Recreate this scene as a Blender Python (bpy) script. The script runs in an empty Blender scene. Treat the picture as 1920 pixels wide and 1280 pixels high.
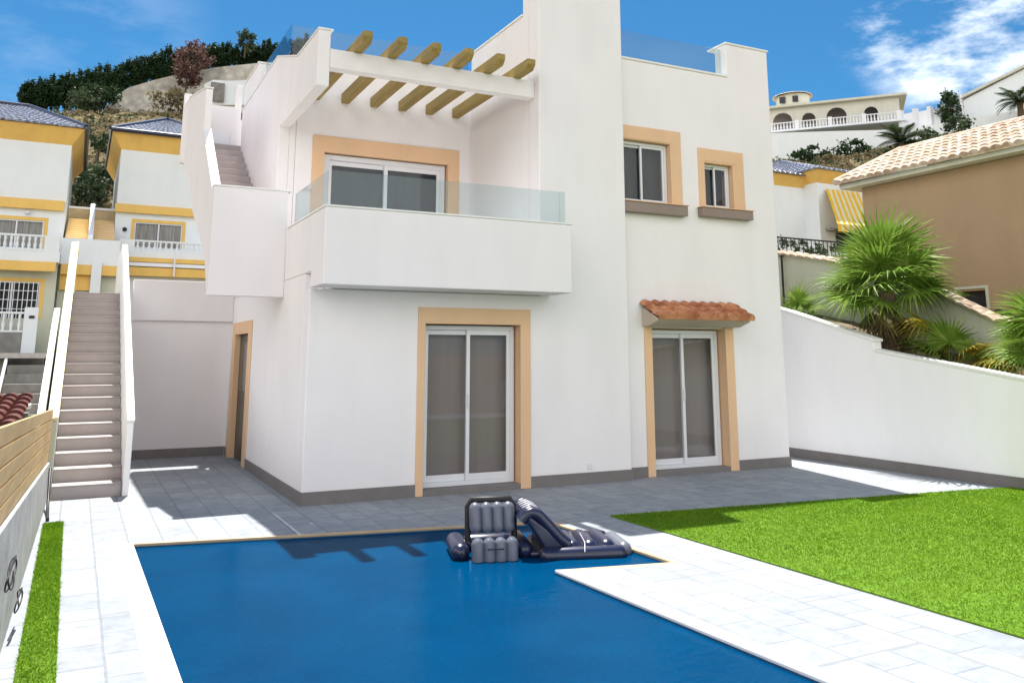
import bpy, bmesh, math, random
import numpy as np
from mathutils import Vector, Matrix, noise as mnoise
from mathutils.geometry import tessellate_polygon
random.seed(7); rng = np.random.default_rng(7)
SC = bpy.context.scene; COL = SC.collection
PI = math.pi
# ------------------------------------------------------------------ camera geometry (used to read real positions at a chosen depth)
FPX, PX0, PY0, TH, YAW, HC = 1566., 960., 377., math.radians(10.4), math.radians(27.2), 1.75
def ray(u, v):
    x = (u-PX0)/FPX; y = -(v-PY0)/FPX
    fw = math.cos(TH)-y*math.sin(TH); up = math.sin(TH)+y*math.cos(TH)
    return Vector((x*math.cos(YAW)+fw*math.sin(YAW), -x*math.sin(YAW)+fw*math.cos(YAW), up))
def P(u, v, X=None, Y=None, Z=None):
    d = ray(u, v)
    t = (Z-HC)/d.z if Z is not None else (Y/d.y if Y is not None else X/d.x)
    return Vector((d.x*t, d.y*t, HC+d.z*t))
def R(u, v, r):
    d = ray(u, v); t = r/math.hypot(d.x, d.y)
    return Vector((d.x*t, d.y*t, HC+d.z*t))
# ------------------------------------------------------------------ object helpers
def tag(o, label=None, cat=None, group=None, kind=None):
    if label: o['label'] = label
    if cat: o['category'] = cat
    if group: o['group'] = group
    if kind: o['kind'] = kind
    return o
def empty(name, loc=(0,0,0), label=None, cat=None, group=None, rz=0):
    o = bpy.data.objects.new(name, None); COL.objects.link(o)
    o.location = loc; o.rotation_euler.z = rz; o.empty_display_size = .2
    return tag(o, label, cat, group)
def copy_tree(o, parent=None):
    c = o.copy(); COL.objects.link(c); c.parent = parent
    for ch in list(o.children): copy_tree(ch, c)
    return c
class MB:
    """collects geometry for ONE mesh object"""
    def __init__(s, off=(0,0,0), tf=None): s.v=[]; s.f=[]; s.off=Vector(off); s.tf=tf; s.sm=[]
    def add(s, vs, fs, smooth=False):
        n=len(s.v); s.v += [Vector(p) for p in vs]; s.f += [tuple(i+n for i in f) for f in fs]; s.sm += [smooth]*len(fs)
    def box(s, x0,x1,y0,y1,z0,z1):
        s.add([(x0,y0,z0),(x1,y0,z0),(x1,y1,z0),(x0,y1,z0),(x0,y0,z1),(x1,y0,z1),(x1,y1,z1),(x0,y1,z1)],
              [(0,3,2,1),(4,5,6,7),(0,1,5,4),(1,2,6,5),(2,3,7,6),(3,0,4,7)])
    def prism(s, pts, d):
        """pts: planar 3D loop, d: extrusion vector"""
        n=len(pts); a=[Vector(p) for p in pts]; b=[p+Vector(d) for p in a]
        s.add(a+b, [tuple(range(n-1,-1,-1)), tuple(range(n,2*n))]+[(i,(i+1)%n,(i+1)%n+n,i+n) for i in range(n)])
    def yz(s, pts, x0, x1): s.prism([(x0,y,z) for y,z in pts], (x1-x0,0,0))
    def xz(s, pts, y0, y1): s.prism([(x,y0,z) for x,z in pts], (0,y1-y0,0))
    def tube(s, path, r, seg=8, r2=None, caps=True, smooth=True):
        path=[Vector(p) for p in path]; n=len(path); vs=[]; fs=[]; ref=None
        for i,p in enumerate(path):
            t=(path[min(i+1,n-1)]-path[max(i-1,0)]).normalized()
            if ref is None: ref = Vector((0,0,1)) if abs(t.z)<.9 else Vector((1,0,0))
            a=(ref-t*ref.dot(t)).normalized(); ref=a; b=t.cross(a)
            rr = r if r2 is None else r+(r2-r)*i/(n-1)
            if callable(r): rr=r(i/(n-1))
            for k in range(seg):
                an=2*PI*k/seg; vs.append(p+a*math.cos(an)*rr+b*math.sin(an)*rr)
        for i in range(n-1):
            for k in range(seg):
                fs.append((i*seg+k,i*seg+(k+1)%seg,(i+1)*seg+(k+1)%seg,(i+1)*seg+k))
        s.add(vs,fs,smooth)
        if caps: s.add(vs[:seg],[tuple(range(seg-1,-1,-1))]); s.add(vs[-seg:],[tuple(range(seg))])
    def lathe(s, c, prof, seg=16, smooth=True):
        c=Vector(c); n=len(prof); vs=[]; fs=[]
        for r,z in prof:
            for k in range(seg): an=2*PI*k/seg; vs.append(c+Vector((r*math.cos(an),r*math.sin(an),z)))
        for i in range(n-1):
            for k in range(seg): fs.append((i*seg+k,i*seg+(k+1)%seg,(i+1)*seg+(k+1)%seg,(i+1)*seg+k))
        s.add(vs,fs,smooth)
    def build(s, name, mat, parent=None, bevel=0, seg=2, subsurf=0, merge=False, angle=40):
        me=bpy.data.meshes.new(name)
        vs=[s.tf(p) if s.tf else p for p in s.v]
        me.from_pydata([tuple(p-s.off) for p in vs],[],s.f); me.materials.append(mat)
        me.polygons.foreach_set('use_smooth', s.sm)
        bm=bmesh.new(); bm.from_mesh(me)
        if merge: bmesh.ops.remove_doubles(bm, verts=bm.verts, dist=1e-4)
        bmesh.ops.recalc_face_normals(bm, faces=bm.faces); bm.to_mesh(me); bm.free()
        o=bpy.data.objects.new(name,me); COL.objects.link(o); o.parent=parent
        if bevel:
            m=o.modifiers.new('bevel','BEVEL'); m.width=bevel; m.segments=seg; m.limit_method='ANGLE'; m.angle_limit=math.radians(angle); m.harden_normals=False
        if subsurf:
            m=o.modifiers.new('sub','SUBSURF'); m.levels=m.render_levels=subsurf
        return o
def wall_grid(mb, xs, zs, filled, frame):
    """A slab made of grid cells with clean openings. frame(u, z, d) -> point; d=0 front, 1 back. filled(uc, zc) -> bool"""
    nx,nz=len(xs)-1,len(zs)-1
    F=[[filled((xs[i]+xs[i+1])/2,(zs[j]+zs[j+1])/2) for j in range(nz)] for i in range(nx)]
    g=lambda i,j: 0<=i<nx and 0<=j<nz and F[i][j]
    for i in range(nx):
        for j in range(nz):
            if not F[i][j]: continue
            a,b,c,d=(xs[i],zs[j]),(xs[i+1],zs[j]),(xs[i+1],zs[j+1]),(xs[i],zs[j+1])
            mb.add([frame(*p,0) for p in (a,b,c,d)],[(0,1,2,3)])
            mb.add([frame(*p,1) for p in (d,c,b,a)],[(0,1,2,3)])
            for (di,dj,p,q) in ((-1,0,d,a),(1,0,b,c),(0,-1,a,b),(0,1,c,d)):
                if not g(i+di,j+dj): mb.add([frame(*p,0),frame(*q,0),frame(*q,1),frame(*p,1)],[(0,1,2,3)])
# ------------------------------------------------------------------ materials
def new_mat(name):
    m=bpy.data.materials.new(name); m.use_nodes=True; nt=m.node_tree
    b=nt.nodes['Principled BSDF']; return m,nt,b
def ramp(nt, fac, stops):
    r=nt.nodes.new('ShaderNodeValToRGB'); e=r.color_ramp.elements
    e[0].position,e[0].color=stops[0][0],(*stops[0][1],1)
    e[1].position,e[1].color=stops[-1][0],(*stops[-1][1],1)
    for p,c in stops[1:-1]:
        n=e.new(p); n.color=(*c,1)
    nt.links.new(fac,r.inputs[0]); return r.outputs[0]
def noise_tex(nt, scale, detail=4, rough=.55, coord='Object', vec=None, stretch=None):
    tc=nt.nodes.new('ShaderNodeTexCoord'); v=vec or tc.outputs[coord]
    if stretch:
        mp=nt.nodes.new('ShaderNodeMapping'); mp.inputs['Scale'].default_value=stretch; nt.links.new(v,mp.inputs[0]); v=mp.outputs[0]
    n=nt.nodes.new('ShaderNodeTexNoise'); n.inputs['Scale'].default_value=scale; n.inputs['Detail'].default_value=detail; n.inputs['Roughness'].default_value=rough
    nt.links.new(v,n.inputs['Vector']); return n.outputs['Fac']
def bump(nt, b, h, strength=.3, dist=.01):
    n=nt.nodes.new('ShaderNodeBump'); n.inputs['Strength'].default_value=strength; n.inputs['Distance'].default_value=dist
    nt.links.new(h,n.inputs['Height']); nt.links.new(n.outputs[0],b.inputs['Normal'])
def mix(nt, fac, a, b, mode='MIX'):
    m=nt.nodes.new('ShaderNodeMix'); m.data_type='RGBA'; m.blend_type=mode
    for sock,val in ((m.inputs[0],fac),(m.inputs[6],a),(m.inputs[7],b)):
        if hasattr(val,'is_output'): nt.links.new(val,sock)
        else: sock.default_value = val if isinstance(val,(int,float)) else (*val,1)
    return m.outputs[2]
def plain(name, col, rough=.7, var=.12, scale=3, bstr=.0, bscale=60, bdist=.004, spec=.3, metal=0, stretch=None):
    m,nt,b=new_mat(name)
    f=noise_tex(nt,scale,5,stretch=stretch)
    lo=tuple(c*(1-var) for c in col); hi=tuple(min(1,c*(1+var)) for c in col)
    nt.links.new(ramp(nt,f,[(.3,lo),(.7,hi)]),b.inputs['Base Color'])
    b.inputs['Roughness'].default_value=rough; b.inputs['Specular IOR Level'].default_value=spec; b.inputs['Metallic'].default_value=metal
    if bstr: bump(nt,b,noise_tex(nt,bscale,4),bstr,bdist)
    return m
def stucco(name, col, var=.02, dirt=.03):
    m,nt,b=new_mat(name)
    f=noise_tex(nt,.9,6,.6); st=noise_tex(nt,2.2,5,.6,stretch=(1,1,.25))
    c1=ramp(nt,f,[(.3,tuple(c*(1-var) for c in col)),(.7,tuple(min(1,c*(1+var)) for c in col))])
    k=ramp(nt,st,[(.35,(1-dirt,)*3),(.55,(1,1,1))])
    nt.links.new(mix(nt,1.,c1,k,'MULTIPLY'),b.inputs['Base Color'])
    b.inputs['Roughness'].default_value=.85; b.inputs['Specular IOR Level'].default_value=.2
    bump(nt,b,noise_tex(nt,90,5,.6),.25,.004)
    return m
M={}
M['wall']=stucco('white_render',(.86,.83,.833))
M['wall_bright']=stucco('boundary_white_render',(.93,.925,.925),.01,.03)
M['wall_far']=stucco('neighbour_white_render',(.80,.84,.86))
M['cream']=stucco('cream_render',(.60,.62,.50),.05,.1)
M['tan']=stucco('tan_render',(.42,.30,.185),.03,.06)
M['ochre']=stucco('ochre_render',(.83,.54,.16),.05,.08)
M['surround']=stucco('apricot_surround',(.78,.52,.32),.04,.05)
M['sill']=plain('brown_sill',(.28,.22,.19),.6,.06)
M['cream_base']=stucco('sand_render',(.55,.46,.36))
M['skirt']=plain('grey_skirting_tile',(.19,.175,.17),.5,.08,6)
M['coping']=plain('white_coping',(.85,.84,.80),.6,.04,6,.1)
M['step']=plain('taupe_step_tile',(.44,.39,.38),.55,.06,5,.1)
M['alu']=plain('white_aluminium',(.74,.75,.78),.35,.02,5,spec=.5)
M['rubber']=plain('black_rubber',(.02,.02,.022),.5,.1)
M['iron']=plain('dark_iron',(.03,.03,.035),.5,.1)
M['cable']=plain('black_cable',(.012,.012,.013),.45,.1)
M['concrete']=plain('block_concrete',(.48,.465,.44),.9,.18,4,.5,40,.006)
M['grey_conc']=plain('grey_concrete',(.25,.24,.22),.9,.25,2,.4,30,.01)
M['car_red']=plain('red_roof_tile',(.11,.03,.025),.5,.35,6)
M['tiledark']=plain('blue_grey_glazed_tile',(.22,.235,.29),.3,.75,9,spec=.6)
M['navytile']=plain('navy_ridge_tile',(.012,.018,.05),.3,.2,8,spec=.6)
M['trunk']=plain('palm_trunk_bark',(.13,.09,.06),.9,.4,14,.8,50,.02)
M['bark']=plain('tree_bark',(.10,.075,.055),.9,.3,8,.6)
M['yellow']=plain('pale_yellow_trim',(.85,.75,.42),.6,.05)
M['gate']=plain('white_gate_metal',(.85,.86,.9),.5,.03)
M['dark_win']=plain('dark_opening',(.03,.032,.035),.3,.2)
def wood(name, c1, c2, axis='x', scale=1.):
    m,nt,b=new_mat(name)
    st={'x':(.6,9,9),'y':(9,.6,9)}[axis]
    f=noise_tex(nt,2.2*scale,6,.6,stretch=st)
    g=noise_tex(nt,.7,2)
    c=ramp(nt,f,[(.3,c1),(.7,c2)]); k=ramp(nt,g,[(.3,(.85,.85,.85)),(.7,(1,1,1))])
    nt.links.new(mix(nt,1.,c,k,'MULTIPLY'),b.inputs['Base Color']); b.inputs['Roughness'].default_value=.6
    bump(nt,b,f,.3,.004); return m
M['rafter']=wood('pergola_wood',(.25,.17,.035),(.40,.29,.08),'y')
M['fencewood']=wood('fence_wood',(.55,.34,.13),(.74,.50,.22),'y')
def tile_mat(name, a, b_, c):
    m,nt,b=new_mat(name)
    g=nt.nodes.new('ShaderNodeNewGeometry')
    vor=nt.nodes.new('ShaderNodeTexVoronoi'); vor.inputs['Scale'].default_value=4.5
    tc=nt.nodes.new('ShaderNodeTexCoord'); nt.links.new(tc.outputs['Object'],vor.inputs['Vector'])
    f=noise_tex(nt,9,5)
    c1=ramp(nt,vor.outputs['Color'],[(.2,a),(.5,b_),(.8,c)]); c2=ramp(nt,f,[(.35,(.7,.66,.62)),(.6,(1,1,1))])
    nt.links.new(mix(nt,1.,c1,c2,'MULTIPLY'),b.inputs['Base Color']); b.inputs['Roughness'].default_value=.8
    bump(nt,b,noise_tex(nt,60,4),.4,.004); return m
M['terracotta']=tile_mat('terracotta_tile',(.46,.17,.075),(.56,.23,.11),(.64,.30,.16))
M['tile_pale']=tile_mat('sun_bleached_tile',(.45,.33,.24),(.58,.47,.36),(.68,.58,.47))
def paving_mat():
    m,nt,b=new_mat('stamped_stone_paving')
    tc=nt.nodes.new('ShaderNodeTexCoord'); mp=nt.nodes.new('ShaderNodeMapping'); mp.inputs['Rotation'].default_value=(0,0,PI/2)
    nt.links.new(tc.outputs['Object'],mp.inputs[0])
    dn=nt.nodes.new('ShaderNodeTexNoise'); dn.inputs['Scale'].default_value=5; nt.links.new(mp.outputs[0],dn.inputs['Vector'])
    vm=nt.nodes.new('ShaderNodeVectorMath'); vm.operation='SCALE'; vm.inputs['Scale'].default_value=.012; nt.links.new(dn.outputs['Color'],vm.inputs[0])
    va=nt.nodes.new('ShaderNodeVectorMath'); va.operation='ADD'; nt.links.new(mp.outputs[0],va.inputs[0]); nt.links.new(vm.outputs[0],va.inputs[1])
    def brick(w,h,mort,off=.5):
        n=nt.nodes.new('ShaderNodeTexBrick'); n.inputs['Scale'].default_value=1; n.inputs['Brick Width'].default_value=w; n.inputs['Row Height'].default_value=h
        n.inputs['Mortar Size'].default_value=mort; n.inputs['Mortar Smooth'].default_value=.6; n.offset=off; n.squash=1.
        n.inputs['Color1'].default_value=(.285,.31,.34,1); n.inputs['Color2'].default_value=(.355,.375,.40,1); n.inputs['Mortar'].default_value=(.235,.26,.29,1)
        nt.links.new(va.outputs[0],n.inputs['Vector']); return n
    b1=brick(.42,.30,.010); b2=brick(1.9,1.2,.012)
    f=noise_tex(nt,7,6,.65); g=noise_tex(nt,.8,3)
    c=mix(nt,1.,b1.outputs['Color'],ramp(nt,f,[(.3,(.78,.78,.78)),(.62,(1.05,1.04,1.03))]),'MULTIPLY')
    c=mix(nt,1.,c,ramp(nt,g,[(.3,(.88,.9,.92)),(.7,(1,1,1))]),'MULTIPLY')
    c=mix(nt,b2.outputs['Fac'],c,(.21,.225,.24))
    nt.links.new(c,b.inputs['Base Color']); b.inputs['Roughness'].default_value=.75
    ad=nt.nodes.new('ShaderNodeMath'); ad.operation='MULTIPLY_ADD'; ad.inputs[1].default_value=-1.; nt.links.new(b1.outputs['Fac'],ad.inputs[0]); nt.links.new(f,ad.inputs[2])
    bump(nt,b,ad.outputs[0],.5,.006); return m
M['paving']=paving_mat()
def water_mat():
    m,nt,b=new_mat('pool_water'); nt.nodes.remove(b); out=nt.nodes['Material Output']
    f=noise_tex(nt,1.2,3); d=nt.nodes.new('ShaderNodeBsdfDiffuse'); nt.links.new(ramp(nt,f,[(.3,(.0,.036,.100)),(.7,(.0,.047,.124))]),d.inputs[0])
    d2=ramp(nt,noise_tex(nt,26,4,.7,stretch=(1,1.8,1)),[(.35,(.86,.86,.88)),(.65,(1.08,1.08,1.08))]); src=d.inputs[0].links[0].from_socket; nt.links.new(mix(nt,1.,src,d2,'MULTIPLY'),d.inputs[0])
    g=nt.nodes.new('ShaderNodeBsdfGlossy'); g.inputs['Roughness'].default_value=.04; g.inputs[0].default_value=(.6,.85,1,1)
    bm_=nt.nodes.new('ShaderNodeBump'); bm_.inputs['Strength'].default_value=.55; bm_.inputs['Distance'].default_value=.012
    h=noise_tex(nt,7,4,.6,stretch=(1,1.6,1)); nt.links.new(h,bm_.inputs['Height']); nt.links.new(bm_.outputs[0],g.inputs['Normal'])
    lw_=nt.nodes.new('ShaderNodeLayerWeight'); lw_.inputs[0].default_value=.5
    pw=nt.nodes.new('ShaderNodeMath'); pw.operation='POWER'; pw.inputs[1].default_value=5; nt.links.new(lw_.outputs['Facing'],pw.inputs[0])
    fr=nt.nodes.new('ShaderNodeMath'); fr.operation='MULTIPLY_ADD'; fr.inputs[1].default_value=.20; fr.inputs[2].default_value=.012; nt.links.new(pw.outputs[0],fr.inputs[0])
    mx=nt.nodes.new('ShaderNodeMixShader'); nt.links.new(fr.outputs[0],mx.inputs[0]); nt.links.new(d.outputs[0],mx.inputs[1]); nt.links.new(g.outputs[0],mx.inputs[2])
    nt.links.new(mx.outputs[0],out.inputs[0]); return m
M['water']=water_mat()
def glass(name, tint, refl=.12, trans=.8):
    m,nt,b=new_mat(name); nt.nodes.remove(b); out=nt.nodes['Material Output']
    t=nt.nodes.new('ShaderNodeBsdfTransparent'); t.inputs[0].default_value=(*tint,1)
    g=nt.nodes.new('ShaderNodeBsdfGlossy'); g.inputs['Roughness'].default_value=.02; g.inputs[0].default_value=(.9,.95,1,1)
    lw_=nt.nodes.new('ShaderNodeLayerWeight'); lw_.inputs[0].default_value=.5
    pw=nt.nodes.new('ShaderNodeMath'); pw.operation='POWER'; pw.inputs[1].default_value=5; nt.links.new(lw_.outputs['Facing'],pw.inputs[0])
    fr=nt.nodes.new('ShaderNodeMath'); fr.operation='MULTIPLY_ADD'; fr.inputs[1].default_value=.6; fr.inputs[2].default_value=refl; nt.links.new(pw.outputs[0],fr.inputs[0])
    mx=nt.nodes.new('ShaderNodeMixShader'); nt.links.new(fr.outputs[0],mx.inputs[0]); nt.links.new(t.outputs[0],mx.inputs[1]); nt.links.new(g.outputs[0],mx.inputs[2])
    nt.links.new(mx.outputs[0],out.inputs[0]); return m
M['pane']=glass('window_glass',(.88,.88,.88),.022)
M['balglass']=glass('balustrade_glass',(.80,.86,.865),.03)
M['curtain']=plain('taupe_curtain',(.36,.32,.31),.9,.04,1.5,stretch=(6,6,.4))
M['curtain_dark']=plain('dark_blind',(.045,.05,.055),.8,.3,1.5,stretch=(5,5,.5))
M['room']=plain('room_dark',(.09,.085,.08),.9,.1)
def leaf_mat(name, stops, scale=3., rough=.55, trans=.25,spec=.08):
    m,nt,b=new_mat(name)
    f=noise_tex(nt,scale,4,.7); g=nt.nodes.new('ShaderNodeNewGeometry')
    ad=nt.nodes.new('ShaderNodeMath'); ad.operation='MULTIPLY_ADD'; ad.inputs[1].default_value=.35; nt.links.new(g.outputs['Random Per Island'],ad.inputs[0])
    sb=nt.nodes.new('ShaderNodeMath'); sb.operation='SUBTRACT'; nt.links.new(f,sb.inputs[0]); sb.inputs[1].default_value=.17; nt.links.new(sb.outputs[0],ad.inputs[2])
    col=ramp(nt,ad.outputs[0],stops); nt.links.new(col,b.inputs['Base Color'])
    b.inputs['Roughness'].default_value=rough; b.inputs['Specular IOR Level'].default_value=spec
    out=nt.nodes['Material Output']; tr=nt.nodes.new('ShaderNodeBsdfTranslucent'); nt.links.new(col,tr.inputs[0])
    mx=nt.nodes.new('ShaderNodeMixShader'); mx.inputs[0].default_value=trans; nt.links.new(b.outputs[0],mx.inputs[1]); nt.links.new(tr.outputs[0],mx.inputs[2]); nt.links.new(mx.outputs[0],out.inputs[0])
    return m
M['grass']=leaf_mat('lawn_grass',[(.25,(.080,.175,.006)),(.5,(.125,.245,.008)),(.75,(.185,.31,.014))],1.6,.8,.35,.06)
M['turfbase']=plain('turf_base',(.10,.20,.006),.9,.3,25)
M['conifer']=leaf_mat('conifer_leaf',[(.3,(.018,.038,.018)),(.6,(.036,.068,.028)),(.8,(.07,.10,.038))],.8)
M['olive']=leaf_mat('olive_bush_leaf',[(.3,(.035,.06,.028)),(.6,(.07,.10,.05)),(.8,(.12,.15,.09))],.8)
M['dryleaf']=leaf_mat('dry_scrub_leaf',[(.3,(.12,.105,.055)),(.6,(.26,.21,.12)),(.8,(.40,.33,.20))],.5)
M['bougain']=leaf_mat('purple_tree_leaf',[(.3,(.09,.05,.05)),(.6,(.20,.11,.09)),(.8,(.33,.2,.14))],.8)
M['palmleaf']=leaf_mat('fan_palm_leaf',[(.25,(.09,.17,.02)),(.55,(.19,.31,.045)),(.8,(.42,.50,.14))],2.,.45,.3)
M['palmyellow']=leaf_mat('yellowing_palm_leaf',[(.25,(.16,.17,.02)),(.55,(.34,.27,.03)),(.8,(.45,.25,.03))],2.)
M['palmdry']=leaf_mat('dry_palm_leaf',[(.25,(.12,.09,.04)),(.55,(.24,.19,.09)),(.8,(.33,.27,.14))],3.)
M['palmdark']=leaf_mat('date_palm_leaf',[(.25,(.02,.04,.018)),(.55,(.045,.075,.03)),(.8,(.09,.13,.05))],1.)
def hill_mat():
    m,nt,b=new_mat('dry_hillside')
    f=noise_tex(nt,.35,7,.7); g=noise_tex(nt,2.2,5,.7)
    c=ramp(nt,f,[(.3,(.08,.075,.04)),(.46,(.17,.14,.08)),(.6,(.27,.22,.13)),(.75,(.12,.115,.05))])
    nt.links.new(mix(nt,1.,c,ramp(nt,g,[(.3,(.55,.55,.5)),(.7,(1.15,1.12,1.05))]),'MULTIPLY'),b.inputs['Base Color'])
    b.inputs['Roughness'].default_value=1; b.inputs['Specular IOR Level'].default_value=.05; bump(nt,b,g,.8,.3); return m
M['hill']=hill_mat()
M['soil']=plain('planting_soil',(.22,.17,.11),.95,.3,4,.6,30,.02)
def stone_mat():
    m,nt,b=new_mat('pale_stone_wall')
    v=nt.nodes.new('ShaderNodeTexVoronoi'); v.inputs['Scale'].default_value=1.1; v.feature='F1'
    tc=nt.nodes.new('ShaderNodeTexCoord'); nt.links.new(tc.outputs['Object'],v.inputs['Vector'])
    c=ramp(nt,v.outputs['Distance'],[(.1,(.68,.65,.58)),(.7,(.48,.45,.39))])
    nt.links.new(mix(nt,1.,c,ramp(nt,noise_tex(nt,.7,6,.7),[(.3,(.6,.6,.6)),(.6,(1.1,1.1,1.1))]),'MULTIPLY'),b.inputs['Base Color'])
    b.inputs['Roughness'].default_value=.95; bump(nt,b,v.outputs['Distance'],.5,.1); return m
M['stone']=stone_mat()
def stripes(name):
    m,nt,b=new_mat(name); tc=nt.nodes.new('ShaderNodeTexCoord'); w=nt.nodes.new('ShaderNodeTexWave'); w.bands_direction='X'; w.inputs['Scale'].default_value=1.45
    nt.links.new(tc.outputs['Object'],w.inputs['Vector'])
    nt.links.new(ramp(nt,w.outputs['Fac'],[(.48,(.85,.50,.03)),(.52,(.85,.82,.70))]),b.inputs['Base Color']); b.inputs['Roughness'].default_value=.8; return m
M['awning']=stripes('striped_awning_cloth')
M['aw_yellow']=plain('yellow_awning_cloth',(.80,.48,.03),.8,.08); M['aw_white']=plain('cream_awning_cloth',(.72,.66,.45),.8,.05)
M['navy']=plain('navy_vinyl',(.012,.015,.045),.28,.2,4,spec=.6)
M['greyvinyl']=plain('grey_vinyl',(.13,.14,.18),.35,.08,4,spec=.5)
M['whitevinyl']=plain('white_vinyl',(.38,.38,.42),.35,.05,4,spec=.5)

# ------------------------------------------------------------------ barrel tile roof patch
def tile_patch(mb, o, u, v, n, nu, nv, amp=.03, step=.02, pitch_seg=8):
    """o origin; u vector along the eave; v vector up the slope; n outward normal (unit); nu barrels, nv courses"""
    o,u,v,n=Vector(o),Vector(u),Vector(v),Vector(n)
    cols=nu*pitch_seg+1; rows=[]
    for j in range(nv):
        rows += [(j/nv+1e-4, step),((j+1)/nv, 0.)]
    base=len(mb.v); vs=[]; fs=[]
    for (t,h) in rows:
        for i in range(cols):
            ph=(i%pitch_seg)/pitch_seg
            w=abs(math.sin(PI*ph))**.7 if ph else 0
            vs.append(o+u*(i/(cols-1))+v*t+n*(amp*w+h))
    for r in range(len(rows)-1):
        for i in range(cols-1): fs.append((r*cols+i,r*cols+i+1,(r+1)*cols+i+1,(r+1)*cols+i))
    # closed front and back edges
    k=len(vs)
    for i in range(cols): vs.append(o+u*(i/(cols-1))+v*1e-4-n*.015)
    for i in range(cols-1): fs.append((k+i,k+i+1,i+1,i))
    mb.add(vs,fs,False)
# ------------------------------------------------------------------ foliage helpers
def leaf_cloud(n, radii, size, shell=.55, taper=0., squash=1.):
    """arrays of small leaf quads spread in clumps through an ellipsoid; returns verts, faces"""
    nc=max(6,n//28); cc=[]
    while len(cc)<nc:
        p=rng.uniform(-1,1,3)
        l=np.linalg.norm(p)
        if .35<l<1: cc.append(p)
    vs=[]; fs=[]
    for i in range(n):
        c=cc[rng.integers(nc)]; p=c*.86+rng.normal(0,.13,3)
        if taper: p[:2]*=max(.08,(1-taper*(p[2]+1)/2))
        c3=Vector((p[0]*radii[0],p[1]*radii[1],p[2]*radii[2]))
        a=Vector(rng.normal(0,1,3)).normalized(); b=a.cross(Vector(rng.normal(0,1,3))).normalized(); s=size*rng.uniform(.6,1.3)
        k=len(vs); vs += [c3-a*s, c3+b*s*.5, c3+a*s, c3-b*s*.5]; fs.append((k,k+1,k+2,k+3))
    return vs,fs
# ================================================================== SETTING
# terrain ----------------------------------------------------------
def az_of(x,y): return math.degrees(math.atan2(x,y))
RAZ=[-70,-30,-2.7,1.7,5.6,9.3,16,30,44.5,51.7,57,75,110]
RZ=[16,24,29.3,30.6,31.0,31.6,31.5,28,25.2,26.2,26.6,25,14]
RH=[16,24,30.0,31.6,36,39.,38,30,25.2,26.2,26.6,25,14]
def ridge(a): return float(np.interp(a,RAZ,RZ))
def hterr(x,y):
    r=math.hypot(x,y); a=az_of(x,y)
    if y<-5 or abs(a)>115: return -2.2+ .0*r
    rd=ridge(a); rh=float(np.interp(a,RAZ,RH))
    z=float(np.interp(r,[0,17,20,34,40,47,60,107,109.5,150,260,420],[-2.2,-2.2,-.8,-.5,1.5,8.2,12.5,rd,rh,rh+.5,rd-6,rd-20]))
    if r>47:
        k=min(1,(r-47)/20)*(1 if r<104 else .35)
        z+=k*1.3*(mnoise.fractal(Vector((x*.06,y*.06,0)),1,2,4)) + k*.5*mnoise.noise(Vector((x*.35,y*.35,3)))
    return z
def build_terrain():
    rs=[0,8,14,17,18.5,20,25,30,34,37,40,43,47]+list(np.linspace(49,107,44))+[109.5,112,120,135,150,200,260,420]
    azs=list(np.arange(-180,-40,10))+list(np.arange(-40,-8,2.5))+list(np.arange(-8,70,.5))+list(np.arange(70,180,10))
    vs=[]; fs=[]; n=len(azs)
    for r in rs:
        for a in azs:
            x,y=r*math.sin(math.radians(a)),r*math.cos(math.radians(a)); vs.append((x,y,hterr(x,y)))
    for i in range(len(rs)-1):
        for j in range(n):
            fs.append((i*n+j,i*n+(j+1)%n,(i+1)*n+(j+1)%n,(i+1)*n+j))
    mb=MB(); mb.add(vs,fs,True); return mb.build('hills',M['hill'])
tag(build_terrain(),'dry brown hillside rising behind the houses','hill',kind='structure')
# far ground sheet reaching the horizon
mb=MB(); mb.add([(-3000,-3000,-2.6),(3000,-3000,-2.6),(3000,3000,-2.6),(-3000,3000,-2.6)],[(0,1,2,3)])
tag(mb.build('ground',M['soil']),'flat ground far beyond the hills','ground',kind='structure')
# paved terrace with the pool cut out -------------------------------
POOL=[(.63,9.0),(4.64,8.16),(4.70,6.14),(3.67,6.37),(3.79,3.59),(3.80,1.5),(.70,1.5)]
OUT=[(-.36,-3),(11.30,-3),(11.30,17.2),(.66,17.2),(.66,12.09),(-.36,12.09)]
def sheet_with_hole(name, outer, hole, z, mat, depth):
    loops=[[Vector((*p,z)) for p in outer],[Vector((*p,z)) for p in hole]]
    tris=tessellate_polygon(loops); allv=[v for l in loops for v in l]
    mb=MB(); mb.add(allv,[tuple(t) for t in tris])
    for l in loops:
        for i in range(len(l)):
            a,b=l[i],l[(i+1)%len(l)]; mb.add([a,b,b-Vector((0,0,depth)),a-Vector((0,0,depth))],[(0,1,2,3)])
    return mb.build(name,mat,merge=True)
# coping ring
def offset_poly(poly, ds):
    n=len(poly); area=sum(poly[i][0]*poly[(i+1)%n][1]-poly[(i+1)%n][0]*poly[i][1] for i in range(n))
    sg=1 if area>0 else -1; out=[]
    for i in range(n):
        p0,p1,p2=Vector(poly[i-1]),Vector(poly[i]),Vector(poly[(i+1)%n])
        d1=(p1-p0).normalized(); d2=(p2-p1).normalized(); n1=Vector((d1.y,-d1.x))*sg; n2=Vector((d2.y,-d2.x))*sg
        w1,w2=ds[i-1],ds[i]
        # intersect offset lines
        A=p1+n1*w1; B=p1+n2*w2; den=d1.x*d2.y-d1.y*d2.x
        t=((B-A).x*d2.y-(B-A).y*d2.x)/den; q=A+d1*t; out.append((q.x,q.y))
    return out
COPE_W=[.045,.05,.05,.13,.15,.2,.17]       # per edge i -> i+1
OUTER=offset_poly(POOL,COPE_W)
pv=sheet_with_hole('paving',OUT,OUTER,0.,M['paving'],.25)
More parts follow.
